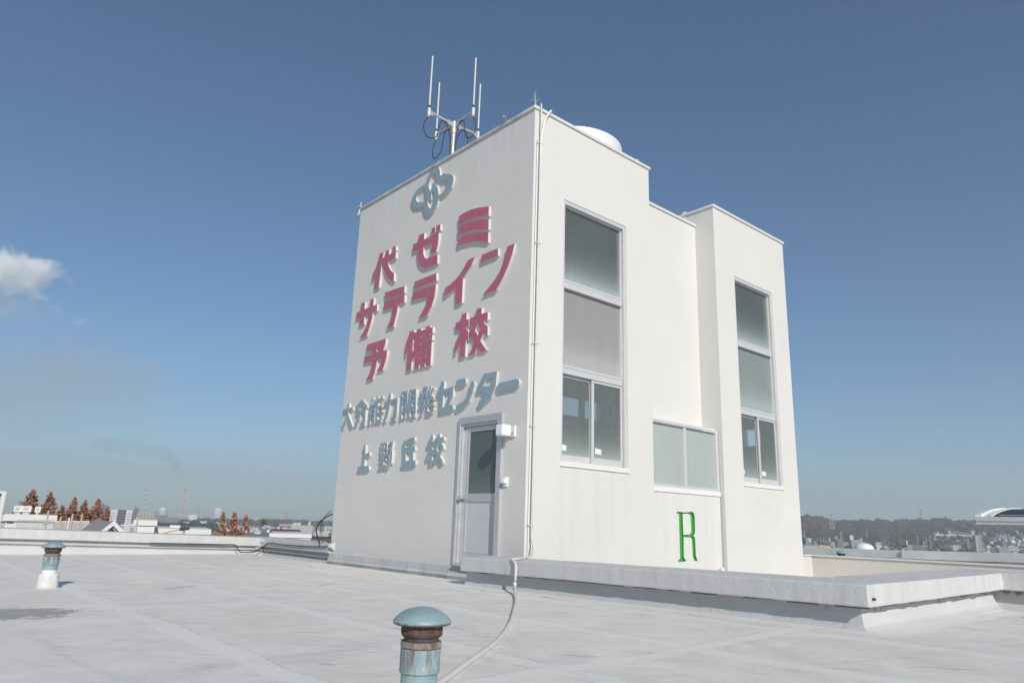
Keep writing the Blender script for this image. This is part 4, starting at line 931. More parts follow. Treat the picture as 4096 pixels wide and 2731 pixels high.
# ---- rust coloured dawn redwoods
def redwood(label, px, py, base_w, D, n, sparse=0, group='rust coloured conifers beyond the roof', seed=0):
    """base_w: width in metres seven metres below the tip"""
    rnd = random.Random(seed); top = at(px, py, D); b0 = Vector((top.x, top.y, GN)); Ht = top.z-GN
    t = thing('conifer_tree', label, 'tree', b0, group)
    q = MB(); q.tube([b0, b0+Vector((0,0,Ht*.55)), b0+Vector((0,0,Ht*.985))], [.30, .16, .02], 7); sub('trunk', q, M_BARK, t)
    mb = MB(); tint = []; k0 = base_w*.5/(7/Ht)
    nb = 78
    for i in range(nb):
        h = Ht*(.42 + .575*(i/nb)); prof = (1-(h/Ht))**1.0
        a0 = i*2.4 + rnd.uniform(-.5,.5); L = k0*prof*rnd.choice((.55,.8,.95,1.08)) + .05
        cl = int(n*(.25+prof*1.5)/nb*rnd.uniform(.6,1.3))+6; tb = rnd.gauss(0,.16); r_ = .07+.30*prof*k0*.5
        for k in range(cl):
            u = rnd.random()**.55
            c0 = b0 + Vector((math.cos(a0)*L*u + rnd.gauss(0,r_*.55), math.sin(a0)*L*u + rnd.gauss(0,r_*.55), h + .22*L*u + rnd.gauss(0, r_*.5)))
            s_ = rnd.uniform(.10,.22)
            e1 = Vector((rnd.gauss(0,1), rnd.gauss(0,1), rnd.gauss(0,.7))).normalized(); e2 = e1.cross(Vector((rnd.gauss(0,1), rnd.gauss(0,1), rnd.gauss(0,1)))).normalized()
            mb.add([c0-e1*s_, c0+e2*s_*.7, c0+e1*s_, c0-e2*s_*.7], [(0,1,2,3)]); tint.append(min(1, max(0, .5+rnd.gauss(0,.2)+tb)))
        if i % 2 == 0:
            mb.tube([b0+Vector((0,0,h)), b0+Vector((math.cos(a0)*L, math.sin(a0)*L, h+.24*L))], [.04,.012], 4); tint += [.15]*(len(mb.f)-len(tint))
    o = sub('crown', mb, M_META, t, fix=False); set_tint(o, tint); return t
RW = [((455,185),150,'broad rust conifer behind the rooftop air conditioners'), ((688,218),140,'tall pointed rust conifer beside the pale penthouse'), ((845,398),105,'short rust conifer right after the pointed one'),
      ((1015,290),120,'full rust conifer above the thick beige pole'), ((1155,322),100,'slim rust conifer over the white railing'), ((1328,312),125,'rust conifer rising behind the gable ridge'), ((1456,405),100,'small rust conifer touching the balconied apartment block')]
for i, ((x_, y_), bw, lb) in enumerate(RW): redwood(lb, *L0(x_, y_), bw/21.5, 150+i*3, 13000, 0, seed=i)
SPW = [((868,430),120,'thin half bare rust tree in front of the gas holder'), ((1000,432),135,'densest rust tree beyond the pale parapet'), ((1135,460),135,'ragged rust tree beside the bare grey trees')]
for i, ((x_, y_), bw, lb) in enumerate(SPW): redwood(lb, *L1c(x_, y_), bw/25.0, 118+i*4, 1500 if i != 1 else 4200, 1, 'thinning rust trees', seed=20+i)
def bare(label, px, py, D, spread, seed):
    rnd = random.Random(seed); top = at(px, py, D); b0 = Vector((top.x, top.y, GN)); Ht = top.z-GN
    t = thing('bare_tree', label, 'tree', b0, 'leafless grey trees'); tr_, cr = MB(), MB()
    tr_.tube([b0, b0+Vector((0,0,Ht*.45))], [.3,.2], 7)
    def grow(p0, d, L, r, lev):
        p1 = p0 + d*L; (tr_ if lev < 1 else cr).tube([p0, (p0+p1)/2+Vector((rnd.gauss(0,L*.05), rnd.gauss(0,L*.05), 0)), p1], [r, r*.8, r*.55], 4, cap=False)
        if lev >= 5: return
        for _ in range(3):
            nd = (d + Vector((rnd.gauss(0,.55*spread), rnd.gauss(0,.55*spread), rnd.gauss(.05,.3)))).normalized(); grow(p1, nd, L*rnd.uniform(.6,.82), r*.55, lev+1)
    for _ in range(4): grow(b0+Vector((0,0,Ht*.42)), Vector((rnd.gauss(0,.6), rnd.gauss(0,.6), .8)).normalized(), Ht*.17, .13, 0)
    sub('trunk', tr_, M_BARK, t, fix=False); sub('crown', cr, M_TWIG, t, fix=False)
bare('leafless grey tree with a tuft of mistletoe beside the rust trees', *L1c(1215, 585), 105, 1.2, 1)
bare('wide leafless grey tree before the white hall', *L1c(1335, 560), 100, 1.3, 2)
bare('small leafless tree lowest beside the parapet corner', *L1c(1475, 680), 96, 1.2, 4)
q = MB(); v = at(*L1c(1333, 552), 100)
for k in range(260):
    e1 = Vector((random.gauss(0,1), random.gauss(0,1), random.gauss(0,1))).normalized(); e2 = e1.orthogonal().normalized(); c0 = v + e1*random.random()*.42
    q.add([c0-e2*.07, c0+e1*.07, c0+e2*.07, c0-e1.cross(e2)*.07], [(0,1,2,3)])
o = q.build('mistletoe', fol('mistletoe_green', (.12,.13,.03), (.2,.18,.05)), fix=False); set_tint(o, [.5]*len(q.f)); tag(o, 'yellow green mistletoe ball high in the leafless tree', 'mistletoe')

# ---- buildings
def wallmat(name, col): return plain(name, col, .8, .06, .15)
W_WHITE = wallmat('far_white', (.66,.66,.65)); W_GREY = wallmat('far_grey', (.42,.43,.44)); W_BROWN = wallmat('far_brown', (.25,.205,.185)); W_PINK = wallmat('far_pink', (.45,.37,.33)); W_TAN = wallmat('far_tan', (.42,.38,.31))
W_DARK = wallmat('far_dark', (.07,.075,.095)); W_PALE = wallmat('far_pale', (.55,.55,.53)); W_GREEN = wallmat('far_greenish', (.34,.39,.37)); W_ROOF = wallmat('far_roof', (.22,.22,.24)); W_RED = wallmat('far_red', (.50,.10,.10)); W_BROOF = wallmat('far_brown_roof', (.12,.07,.065)); W_SALMON = wallmat('far_salmon', (.50,.27,.22))
W_GLASS = plain('far_window', (.10,.115,.13), .3)
def frame_at(cf, xa, xb, ytop, D, rot=0.0):
    """local axes of a block seen at crop pixels xa..xb: e along the front, n away from the camera"""
    pa, pb = at(*cf(xa, ytop), D), at(*cf(xb, ytop), D)
    e = Vector((pb.x-pa.x, pb.y-pa.y, 0)); wd = e.length; e.normalize()
    z = (pa.z+pb.z)/2; c0 = Vector(((pa.x+pb.x)/2, (pa.y+pb.y)/2, 0))
    n = Vector((-e.y, e.x, 0))
    if n.dot(c0-CAM) < 0: n = -n
    if rot:
        q_ = Matrix.Rotation(rot, 3, 'Z'); e = q_ @ e; n = q_ @ n
    return c0, e, n, wd, z
def blk(mb, c0, e, n, x0, x1, y0, y1, z0, z1, mi=0):
    P = lambda a_, b_, z_: Vector((c0.x, c0.y, 0)) + e*a_ + n*b_ + Vector((0,0,z_))
    mb.add([P(x0,y0,z0),P(x1,y0,z0),P(x1,y1,z0),P(x0,y1,z0),P(x0,y0,z1),P(x1,y0,z1),P(x1,y1,z1),P(x0,y1,z1)], [(3,2,1,0),(4,5,6,7),(0,1,5,4),(1,2,6,5),(2,3,7,6),(3,0,4,7)], mi)
def block(label, cf, xa, xb, ytop, D, mat, depth=12, rows=0, cols=0, cat='building', name='building', rot=0.0, pent=None, winmat=None, band=False, floor_h=3.0, gz=None, wfrac=.55, group=None, roofmat=None, side=None):
    D = fD(D); c0, e, n, wd, z = frame_at(cf, xa, xb, ytop, D, rot); g0 = GZ if gz is None else gz
    if rot: wd = wd*max(.4, math.cos(rot)) - 0*depth
    t = thing(name, label, cat, (c0.x, c0.y, g0), group)
    m = MB(); blk(m, c0, e, n, -wd/2, wd/2, 0, depth, g0-1, z-.3); sub('wall', m, mat, t)
    m = MB(); blk(m, c0, e, n, -wd/2-.1, wd/2+.1, -.1, depth+.1, z-.295, z); sub('roof', m, roofmat or mat, t)
    if pent:
        pa, pb, ph, pm = pent; m = MB(); blk(m, c0, e, n, -wd/2+wd*pa, -wd/2+wd*pb, 1, depth*.6, z+.31, z+ph); sub('penthouse', m, pm or mat, t)
    wm = winmat or W_GLASS
    for r_ in range(rows):
        zb = z - .8 - floor_h*(r_+1) + floor_h*.25; zt = zb + floor_h*wfrac
        if zb < g0: break
        if band:
            m = MB(); blk(m, c0, e, n, -wd/2+.35, wd/2-.35, -.06, .3, zb, zt); b_ = sub('window_row', m, wm, t)
            m = MB(); blk(m, c0, e, n, -wd/2+.2, wd/2-.2, -1.3, -.07, zb-floor_h*.42, zb-.02); sub('balcony', m, mat, t)
        else:
            for k in range(cols):
                xa_ = -wd/2 + wd*(k+.22)/cols; xb_ = -wd/2 + wd*(k+.78)/cols
                m = MB(); blk(m, c0, e, n, xa_, xb_, -.06, .3, zb, zt); sub('window', m, wm, t)
    return t, (c0, e, n, wd, z)

# nearest roofs on the left
t, (c0, e, n, wd, z) = block('white penthouse carrying air conditioners beyond the pale parapet', L0, 90, 742, 530, 40, W_WHITE, 6)
for xa, xb, ya, yb, nm in ((95, 190, 590, 640, 'window'), (582, 662, 605, 658, 'grille')):
    f0 = frame_at(L0, xa, xb, ya, 40); f1 = frame_at(L0, xa, xb, yb, 40); m = MB(); blk(m, f0[0], f0[1], f0[2], -f0[3]/2, f0[3]/2, -.05, .2, f1[4], f0[4]); sub(nm, m, W_DARK if nm == 'window' else W_GREY, t)
block('grey stair head left of the white penthouse', L0, -160, 88, 528, 41, W_GREY, 5)
def ac(label, xa, xb, yt, yb):
    f0 = frame_at(L0, xa, xb, yt, 41.5); f1 = frame_at(L0, xa, xb, yb, 41.5); w_ = f0[3]
    t = thing('air_conditioner', label, 'air conditioner', (f0[0].x, f0[0].y, f1[4]), 'air conditioners on the penthouse')
    m = MB(); blk(m, *f0[:3], -w_/2, w_/2, 0, .7, f1[4]+.08, f0[4]); sub('casing', m, W_WHITE, t)
    m = MB(); blk(m, *f0[:3], -w_/2+.05, w_*.18, -.03, -.001, f1[4]+(f0[4]-f1[4])*.48, f0[4]-.06); sub('coil_grille', m, W_GREY, t)
    m = MB(); blk(m, *f0[:3], -w_/2+.05, w_/2-.05, .05, .65, f1[4]-.14, f1[4]+.079); sub('stand', m, M_GALV, t)
ac('white air conditioner at the tree side of the pair', 195, 306, 412, 515); ac('white air conditioner between its two neighbours', 302, 430, 413, 515); ac('narrow white air conditioner standing apart on the penthouse', 478, 555, 420, 522)
t = thing('panel_sign', 'white framed rooftop panel with a dark back at the far end', 'panel', at(*L0(30, 520), 36))
f0 = frame_at(L0, -130, 62, 228, 36); zb = frame_at(L0, -130, 62, 518, 36)[4]
m = MB(); blk(m, *f0[:3], -f0[3]/2, f0[3]/2, .1, .2, zb, f0[4]); sub('board', m, W_GREY, t)
m = MB(); blk(m, *f0[:3], f0[3]/2-.08, f0[3]/2+.06, -.1, .25, zb-.6, f0[4]+.05); blk(m, *f0[:3], -f0[3]/2, f0[3]/2-.081, -.1, .25, f0[4]-.05, f0[4]+.05); sub('frame', m, W_WHITE, t)
m = MB(); blk(m, *f0[:3], -f0[3]/2+.1, f0[3]/2-.25, .05, .099, zb+.55, f0[4]-.2); sub('dark_panel', m, W_DARK, t)
m = MB(); blk(m, *f0[:3], f0[3]/2-.06, f0[3]/2+.04, -.05, .15, GZ, zb-.61); sub('post', m, W_WHITE, t)
def railing(label, cf, xa, xb, yt, yb, D, nb, mat, r=.008):
    pa, pb = at(*cf(xa, yt), D), at(*cf(xb, yt), D); zb = at(*cf((xa+xb)/2, yb), D).z - .3
    t = thing('railing', label, 'railing', ((pa.x+pb.x)/2, (pa.y+pb.y)/2, zb))
    m = MB(); m.bar(pa, pb, .05); m.bar(Vector((pa.x,pa.y,zb+.1)), Vector((pb.x,pb.y,zb+.1)), .04); sub('rail', m, mat, t)
    m = MB()
    for k in range(nb+1):
        p_ = pa.lerp(pb, k/nb); m.bar(Vector((p_.x,p_.y,zb)), p_, r*2)
    sub('balusters', m, mat, t)
railing('grey bar railing before the white penthouse', L0, 238, 735, 606, 725, 33, 26, M_GALV)
railing('white picket railing below the rust conifers', L0, 738, 1200, 622, 725, 36, 42, W_WHITE)
railing('short white railing right of the gabled house', L0, 1625, 1845, 668, 765, 36, 14, W_WHITE)
M_POLE = plain('pole_beige', (.50,.42,.32), .7)
for x_, yt, lb in ((655,470,'tallest beige pole in front of the penthouse wall'), (822,558,'thin beige pole at the start of the picket railing'), (935,568,'white post within the picket railing'), (980,518,'thick beige pole below the full conifer'), (1108,522,'beige pole left of the gable roof'), (1490,535,'beige pole behind the gable ridge'), (1856,565,'beige pole before the blank white block')):
    p_ = at(*L0(x_, yt), 34); m = MB(); m.tube([Vector((p_.x,p_.y,GZ)), p_], .034, 8); tag(m.build('pole', W_WHITE if x_ == 935 else M_POLE), lb, 'pole', 'poles along the neighbouring roof')
# gabled house
D = 27; ap = at(*L0(1528, 626), D); el = at(*L0(1268, 748), D); er = at(*L0(1758, 764), D); rb = at(*L0(1280, 598), D+9); bl = at(*L0(985, 742), D+9)
e = Vector((er.x-el.x, er.y-el.y, 0)); hw = e.length/2; e.normalize(); back = Vector((rb.x-ap.x, rb.y-ap.y, 0)); ez = min(el.z, er.z)-.2
t = thing('gabled_house', 'white gabled roof end with dark gable opening beyond the parapet', 'house', (ap.x, ap.y, GZ))
apx = Vector((ap.x, ap.y, ap.z)); lo = Vector((el.x, el.y, ez)); ro = Vector((er.x, er.y, ez))
m = MB(); th = Vector((0,0,-.22)); m.add([lo, apx, apx+back, lo+back, lo+th, apx+th, apx+back+th, lo+back+th], [(0,1,2,3),(7,6,5,4),(0,4,5,1),(2,6,7,3),(3,7,4,0),(1,5,6,2)])
m.add([ro, apx+Vector((0,0,.002)), apx+back, ro+back, ro+th, apx+th, apx+back+th, ro+back+th], [(3,2,1,0),(4,5,6,7),(1,5,4,0),(3,7,6,2),(0,4,7,3),(2,6,5,1)]); sub('roof', m, wallmat('house_roof_grey', (.30,.30,.31)), t)
m = MB(); off = -back.normalized()*.12; up_ = Vector((0,0,.04))
for s0 in (lo, ro): m.add([s0+off+up_, apx+off+up_, apx+off+up_-Vector((0,0,.16)), s0+off+up_-Vector((0,0,.16)), s0-off*.0+up_, apx+up_, apx+up_-Vector((0,0,.16)), s0+up_-Vector((0,0,.16))], [(0,1,2,3),(7,6,5,4),(0,4,5,1),(1,5,6,2),(2,6,7,3),(3,7,4,0)])
sub('barge_board', m, W_WHITE, t)
m = MB(); bk = back.normalized()*.5; m.add([lo+bk, apx+bk+Vector((0,0,-.2)), ro+bk, Vector((ro.x,ro.y,GZ))+bk, Vector((lo.x,lo.y,GZ))+bk], [(0,1,2,3,4)]); m.add([lo+back*.98, apx+back*.98+Vector((0,0,-.2)), ro+back*.98, Vector((ro.x,ro.y,GZ))+back*.98, Vector((lo.x,lo.y,GZ))+back*.98], [(4,3,2,1,0)]); sub('gable_wall', m, W_DARK, t)
m = MB(); c_ = (lo+ro)/2; m.bar(c_+bk*.9+e*.1+Vector((0,0,-3)), c_+bk*.9+e*.1+Vector((0,0,.35)), .5, .05); sub('gable_shutter', m, W_ROOF, t)
block('blank white roof block right of the gabled house', L0, 1828, 2094, 602, 46, W_WHITE, 6)
block('long low white roof with a small stair head', L0, 1848, 2820, 716, 48, W_WHITE, 8, pent=None)
block('little white stair head on the long low roof', L1c, 256, 338, 590, 52, W_WHITE, 3)
m = MB(); m.bar(at(*L1c(150,682),20), at(*L1c(352,640),20), .035); t = thing('yellow_pole_stay', 'slanting yellow pole with black brackets beyond the parapet', 'pole', at(*L1c(400,690),20)); sub('pole', m, plain('yellow_paint', (.50,.34,.06), .5), t)
m = MB(); m.bar(at(*L1c(345,638),20), at(*L1c(460,625),20), .07); m.bar(at(*L1c(360,615),20), at(*L1c(450,612),20), .03); m.bar(at(*L1c(440,620),20), at(*L1c(465,632),20), .06); sub('bracket', m, M_CABLE, t)
p_ = at(*L1c(402,612),20); m = MB(); m.tube([Vector((p_.x,p_.y,GZ)), p_], .03, 6); m.tube([at(*L1c(430,590),20), at(*L1c(428,640),20)], .015, 6); sub('post', m, M_GALV, t)
t, _b = block('long white hall with a brown roof edge by the bare trees', L1c, 1420, 1890, 688, 62, W_WHITE, 10)
block('brown roofed shed behind the long white hall', L1c, 1420, 1765, 650, 75, W_BROOF, 10, rot=0)
block('low white shed roof stepping behind the brown one', L1c, 1640, 1765, 672, 68, W_PALE, 5)
block('dark low roof close to the tower edge', L1c, 1892, 2130, 748, 90, W_BROOF, 14)
# middle distance, left
t, (c0, e, n, wd, z) = block('balconied apartment block with a dark glazed middle by the conifers', L0, 1500, 1782, 466, 300, W_WHITE, 12)
for r_ in range(9):
    zb = z - 3.3 - 3.5*r_
    for xa, xb, mt in ((-wd*.47, -wd*.24, W_GREY), (-wd*.20, wd*.22, W_DARK), (wd*.27, wd*.46, W_GREY)):
        m = MB(); blk(m, c0, e, n, xa, xb, -.1, .3, zb, zb+(2.0 if mt is W_GREY else 3.3)); sub('window_row', m, mt, t)
    for xa, xb in ((-wd*.49, -wd*.22), (wd*.25, wd*.5)):
        m = MB(); blk(m, c0, e, n, xa, xb, -1.3, -.11, zb-1.35, zb-.02); sub('balcony', m, W_WHITE, t)
block('beige office with slanted top under the lattice mast', L0, 1842, 2055, 515, 450, W_TAN, 14, 4, 5)
t, (c0, e, n, wd, z) = block('narrow beige tower carrying the red and white lattice mast', L0, 1908, 1960, 448, 462, W_TAN, 8, 2, 2)
def lattice(label, cf, pb, pt, wb, wt, D, cols, nseg=8, gz=None, name='lattice_tower', cat='tower', arms=(), group=None, thick=1.0):
    """four-legged lattice; pb and pt are crop pixels of foot and top, widths in crop pixels"""
    D = fD(D); a_, b_ = at(*cf(*pb), D), at(*cf(*pt), D); 
    sc_ = (at(*cf(pb[0]+100, pb[1]), D)-a_).length/100
    wb *= sc_/2; wt *= sc_/2; t = thing(name, label, cat, (a_.x, a_.y, a_.z if gz is None else gz), group)
    z0, z1 = a_.z if gz is None else gz, b_.z; r_ = max(.03, D/F_PX*.55*thick)
    ms = [MB() for _ in cols]
    for i in range(nseg):
        u0, u1 = i/nseg, (i+1)/nseg; w0, w1 = wb+(wt-wb)*u0, wb+(wt-wb)*u1; m = ms[i % len(cols)]
        q0 = [Vector((a_.x+sx*w0, a_.y+sy*w0, z0+(z1-z0)*u0)) for sx, sy in ((-1,-1),(1,-1),(1,1),(-1,1))]; q1 = [Vector((a_.x+sx*w1, a_.y+sy*w1, z0+(z1-z0)*u1)) for sx, sy in ((-1,-1),(1,-1),(1,1),(-1,1))]
        for j in range(4): m.bar(q0[j], q1[j], r_*1.3); m.bar(q0[j], q1[(j+1)%4], r_*.7); m.bar(q1[j], q0[(j+1)%4], r_*.7); m.bar(q1[j], q1[(j+1)%4], r_*.8)
    e_ = rgt.copy(); e_.z = 0; e_.normalize()
    for u, hw_ in arms:
        hw_ *= sc_/2; c_ = Vector((a_.x, a_.y, z0+(z1-z0)*u)); ms[int(u*nseg*.999) % len(cols)].bar(c_-e_*hw_, c_+e_*hw_, r_*1.3)
    for m, (cn, mt) in zip(ms, cols): sub(cn, m, mt, t, fix=False)
    return t
W_ROSE = wallmat('faded_red', (.46,.13,.12)); W_STEEL = wallmat('far_steel', (.36,.38,.38))
lattice('red and white lattice mast on the narrow beige tower', L0, (1936,446), (1962,188), 46, 20, 462, (('white_section', W_WHITE), ('red_section', wallmat('weathered_red', (.40,.22,.19)))), 8, gz=z, thick=.6)
block('twin brown apartment block below the gas holders', L1c, 110, 215, 468, 700, W_BROWN, 14, 8, 7)
block('brown apartment block joined to its taller twin', L1c, 190, 336, 496, 690, W_BROWN, 14, 8, 9)
t, _b = block('big pale apartment slab with a grid of balconies', L1c, 1662, 1918, 590, 480, W_PALE, 14, 7, 16, wfrac=.62)
block('low pale wing beside the gridded apartment slab', L1c, 1630, 1700, 622, 470, W_PALE, 10, 4, 4)
block('white block with rows of balconies near the tower edge', L1c, 1925, 2090, 668, 420, W_PALE, 10, 4, 8)
block('pale block just left of the tower edge', L1c, 2050, 2140, 600, 700, W_PALE, 12, 4, 4)
block('brownish apartment behind the gridded slab', L1c, 1905, 2010, 602, 800, W_BROWN, 14, 5, 6)
block('white slab with thin windows behind the rust trees', L1c, 770, 900, 556, 600, W_PALE, 12, 5, 7)
block('long pale block seen between the rust trees', L1c, 1030, 1180, 598, 520, W_PALE, 12, 5, 9)
block('pink roofed low block below the red chimney', L1c, 388, 466, 545, 900, W_PINK, 14, 2, 5)
block('white stepped block right of the red chimney foot', L1c, 588, 670, 540, 900, W_WHITE, 14, 3, 4)
sm = random.Random(5)
def small_houses(cf, xa, xb, Da, Db, n_, label, group, tfun):
    protos = []
    for k in range(4):
        w_, d_, h_ = sm.uniform(6,9), sm.uniform(6,9), sm.uniform(3.5,6.5)
        m = MB(); m.box(-w_/2,w_/2,-d_/2,d_/2,-3,h_,0)
        if k != 3:
            rh = sm.uniform(1.2,2.4); m.add([(-w_/2-.4,-d_/2-.4,h_+.01),(w_/2+.4,-d_/2-.4,h_+.01),(w_/2+.4,d_/2+.4,h_+.01),(-w_/2-.4,d_/2+.4,h_+.01),(-w_/2-.4,0,h_+rh),(w_/2+.4,0,h_+rh)], [(0,1,5,4),(2,3,4,5),(3,0,4),(1,2,5),(3,2,1,0)], 1)
        for wx in (-.28, .12): m.box(w_*wx, w_*(wx+.2), -d_/2-.06, -d_/2+.2, h_*.45, h_*.8, 2); m.box(-w_/2-.06, -w_/2+.2, d_*wx, d_*(wx+.2), h_*.45, h_*.8, 2)
        protos.append((m, [[W_WHITE, W_ROOF, W_GLASS], [W_PALE, W_BROOF, W_GLASS], [W_WHITE, W_GREY, W_GLASS], [W_WHITE, W_WHITE, W_GLASS]][k]))
    base = [None]*4
    for i in range(n_):
        k = sm.randrange(4); x_ = sm.uniform(xa, xb); D = fD(sm.uniform(Da**.5, Db**.5)**2); a_ = ang(*cf(x_, 600)); P = pol(a_, D, tfun(a_, D))
        if base[k] is None: o = base[k] = protos[k][0].build('house', protos[k][1], origin=(0,0,0)); 
        else: o = base[k].copy(); COL.objects.link(o)
        o.location = P; o.rotation_euler = (0,0,sm.uniform(0, 3.14)); s_ = sm.uniform(.75,1.15); o.scale = (s_,s_,s_)
        tag(o, label, 'house', group)
small_houses(R1, 1560, 2352, 620, 1000, 50, 'small pale house in the town below the wooded hill', 'small houses below the wooded hill', tz)
small_houses(R2, 0, 2500, 620, 1000, 85, 'small pale house in the town below the wooded hill', 'small houses below the wooded hill', tz)
small_houses(R2, 1450, 2500, 880, 1420, 85, 'small white house on the open slope to the right of the tall tower block', 'small houses on the open slope', tz)
small_houses(R2, 450, 1500, 900, 1330, 26, 'small white house among fields under the wood', 'small houses among the fields', tz)
small_houses(L1c, 350, 2120, 420, 1300, 70, 'tiny pale house in the hazy city beyond the parapet', 'tiny houses in the hazy city', lambda a_, D: GZ)
small_houses(L0, 1640, 2352, 420, 1100, 22, 'tiny pale house in the hazy city beyond the parapet', 'tiny houses in the hazy city', lambda a_, D: GZ)
# industry on the skyline
FD = 4200
def far_tank(label, xa, xb, yt):
    pa, pb = at(*L1c(xa, yt), FD), at(*L1c(xb, yt), FD); c_ = (pa+pb)/2; r_ = (pa-pb).length/2; t = thing('gas_holder', label, 'gas holder', (c_.x, c_.y, GZ))
    m = MB(); m.lathe([(r_,GZ-c_.z-1),(r_,-3.),(r_,-2.9)], c_, 28); sub('drum', m, W_PALE, t, smooth=40)
    m = MB(); m.lathe([(r_*1.01,-2.9),(r_*.75,6.),(r_*.35,11.),(r_*.1,12.6),(r_*.1,18)], c_, 28); sub('dome', m, W_WHITE, t, smooth=30)
    for k in (.3,.6):
        m = MB(); zz = GZ-c_.z+(-3-GZ+c_.z)*k; m.lathe([(r_*1.002,zz),(r_*1.03,zz+.2),(r_*1.03,zz+1.6),(r_*1.002,zz+1.8)], c_, 28); sub('walkway', m, W_GREY, t)
far_tank('hazy gas holder left of the striped chimney', 100, 200, 405); far_tank('larger hazy gas holder behind the thin rust tree', 745, 858, 412)
W_PINKST = wallmat('faded_pink', (.56,.36,.32))
def far_stack(label, xb, yb_, xt, yt, wb, wt, stripe):
    t = lattice(label, L1c, (xb,yb_), (xt,yt), wb, wt, FD, stripe, 7, gz=GZ, name='chimney', cat='chimney', thick=1.1)
    a_, b_ = at(*L1c(xb, yb_), FD), at(*L1c(xt, yt), FD); m = MB(); m.tube([Vector((a_.x,a_.y,GZ)), Vector((a_.x,a_.y,b_.z+9))], [5,4], 12); sub('flue', m, W_STEEL if 'red' not in label else W_PINKST, t)
far_stack('tall red and white lattice chimney trailing dark smoke', 365, 520, 405, 165, 78, 34, (('red_section', W_PINKST), ('white_section', W_WHITE)))
far_stack('shorter white lattice chimney with a puff of steam', 570, 520, 583, 325, 36, 14, (('upper_section', W_WHITE), ('lower_section', W_STEEL)))
far_stack('faint twin lattice stack near the salmon factory', 1605, 545, 1607, 440, 32, 20, (('red_section', W_ROSE), ('white_section', W_WHITE)))
def far_box(label, cf, xa, xb, yt, mat, depth=60, D=FD-100): block(label, cf, xa, xb, yt, D, mat, depth, cat='factory', name='factory')
far_box('hazy white factory shed between the two chimneys', L1c, 456, 556, 462, W_WHITE)
far_box('wide hazy grey works behind the ragged rust tree', L1c, 1182, 1320, 490, W_STEEL)
far_box('lower end of the wide hazy grey works', L1c, 1322, 1382, 505, W_STEEL)
far_box('salmon coloured works with a pale front', L1c, 1518, 1680, 572, W_SALMON, 30, 1500)
far_box('pale works beside the salmon one', L1c, 1682, 1775, 556, W_PALE, 30, 1550)
far_box('dark shed roof below the larger gas holder', L1c, 640, 745, 520, W_GREY)
far_box('dark hazy works left of the first gas holder', L1c, 58, 100, 428, W_BROWN)
far_box('rusty works behind the brown apartments', L1c, 36, 330, 478, W_SALMON, 40, 2600)
far_box('hazy pale sheds between gas holder and works', L1c, 905, 960, 500, W_PALE)
def furnace(label, xa, xb, yt, yb_):
    c0, e, n, wd, z = frame_at(L0, xa, xb, yt, FD); t = thing('blast_furnace', label, 'furnace', (c0.x, c0.y, GZ)); rnd = random.Random(int(xa))
    m = MB(); blk(m, c0, e, n, -wd*.32, wd*.32, 0, 30, GZ, GZ+(z-GZ)*.62); sub('body', m, W_DARK, t)
    for k in range(4):
        u = -wd*.42 + wd*.28*k; m = MB(); P = Vector((c0.x,c0.y,0))+e*u; m.tube([P+Vector((0,0,GZ)), P+Vector((0,0,GZ+(z-GZ)*(.75+.25*((k*2)%3)/2)))], wd*.07, 8); sub('stack', m, W_DARK, t)
    m = MB(); P = Vector((c0.x,c0.y,0)); m.bar(P+e*-wd*.5+Vector((0,0,GZ+8)), P+e*wd*.2+Vector((0,0,GZ+(z-GZ)*.85)), 14); sub('conveyor', m, W_DARK, t)
furnace('dark steelworks silhouette among the last conifers', 1362, 1432, 355, 520); furnace('smoking steelworks silhouette left of the lattice mast', 1795, 1875, 410, 520)
for xa, yt, lb in ((1880, 520, 'green capped white stack near the tower edge'),):
    p_ = at(*L1c(xa, yt), fD(1400)); t = thing('chimney', lb, 'chimney', (p_.x,p_.y,GZ)); m = MB(); m.tube([Vector((p_.x,p_.y,GZ)), p_-Vector((0,0,8))], [5,4.5], 10); sub('flue', m, W_WHITE, t); m = MB(); m.tube([p_-Vector((0,0,7.9)), p_], [5.5,4], 10); sub('cap', m, plain('stack_green', (.05,.40,.25), .6), t)

# ---- right-hand town
block('dark brown apartment block with white balconies next to the tower', R1, 212, 342, 505, 690, W_BROWN, 12, 5, 2, winmat=W_PALE, pent=(-.36,-.02,7.5,W_BROWN), floor_h=4.1, wfrac=.3)
block('shaded flank of the dark brown apartment block', R1, 165, 211, 510, 694, W_DARK, 12)
block('small tan house block under the wood', R1, 380, 440, 578, 720, W_TAN, 8, 2, 2)
block('tan two storey block behind the roof edge', R1, 408, 512, 632, 640, W_TAN, 8, 2, 4)
block('pinkish block with a raised stair tower', R1, 728, 816, 590, 640, W_PINK, 10, 4, 2, pent=(-.42,.08,7.0,W_PINK), floor_h=3.6, wfrac=.2)
block('tall grey green apartment block with stacked balconies', R1, 860, 985, 545, 640, W_GREEN, 12, 7, 1, band=True, pent=(-.3,.1,6.5,W_GREEN), floor_h=3.2)
block('lower grey block right of the stacked balconies', R1, 992, 1096, 602, 650, W_GREY, 10, 5, 5)
block('white plastered apartment block behind the dome', R1, 1145, 1275, 555, 650, W_GREY, 12, 5, 3, pent=(-.16,.42,9.5,W_WHITE), floor_h=4.6, wfrac=.3)
block('white wing with balconies and a tan cabin', R1, 1276, 1385, 560, 655, W_WHITE, 12, 4, 1, band=True, pent=(.45,.85,4.5,W_TAN))
block('pale pink house with bright windows', R1, 1645, 1762, 602, 800, W_WHITE, 9, 2, 4)
t, (c0, e, n, wd, z) = block('white three storey balconied block by the brown one', R2, 45, 184, 790, 600, W_WHITE, 10, 5, 1, band=True, pent=(-.12,.1,9,W_WHITE))
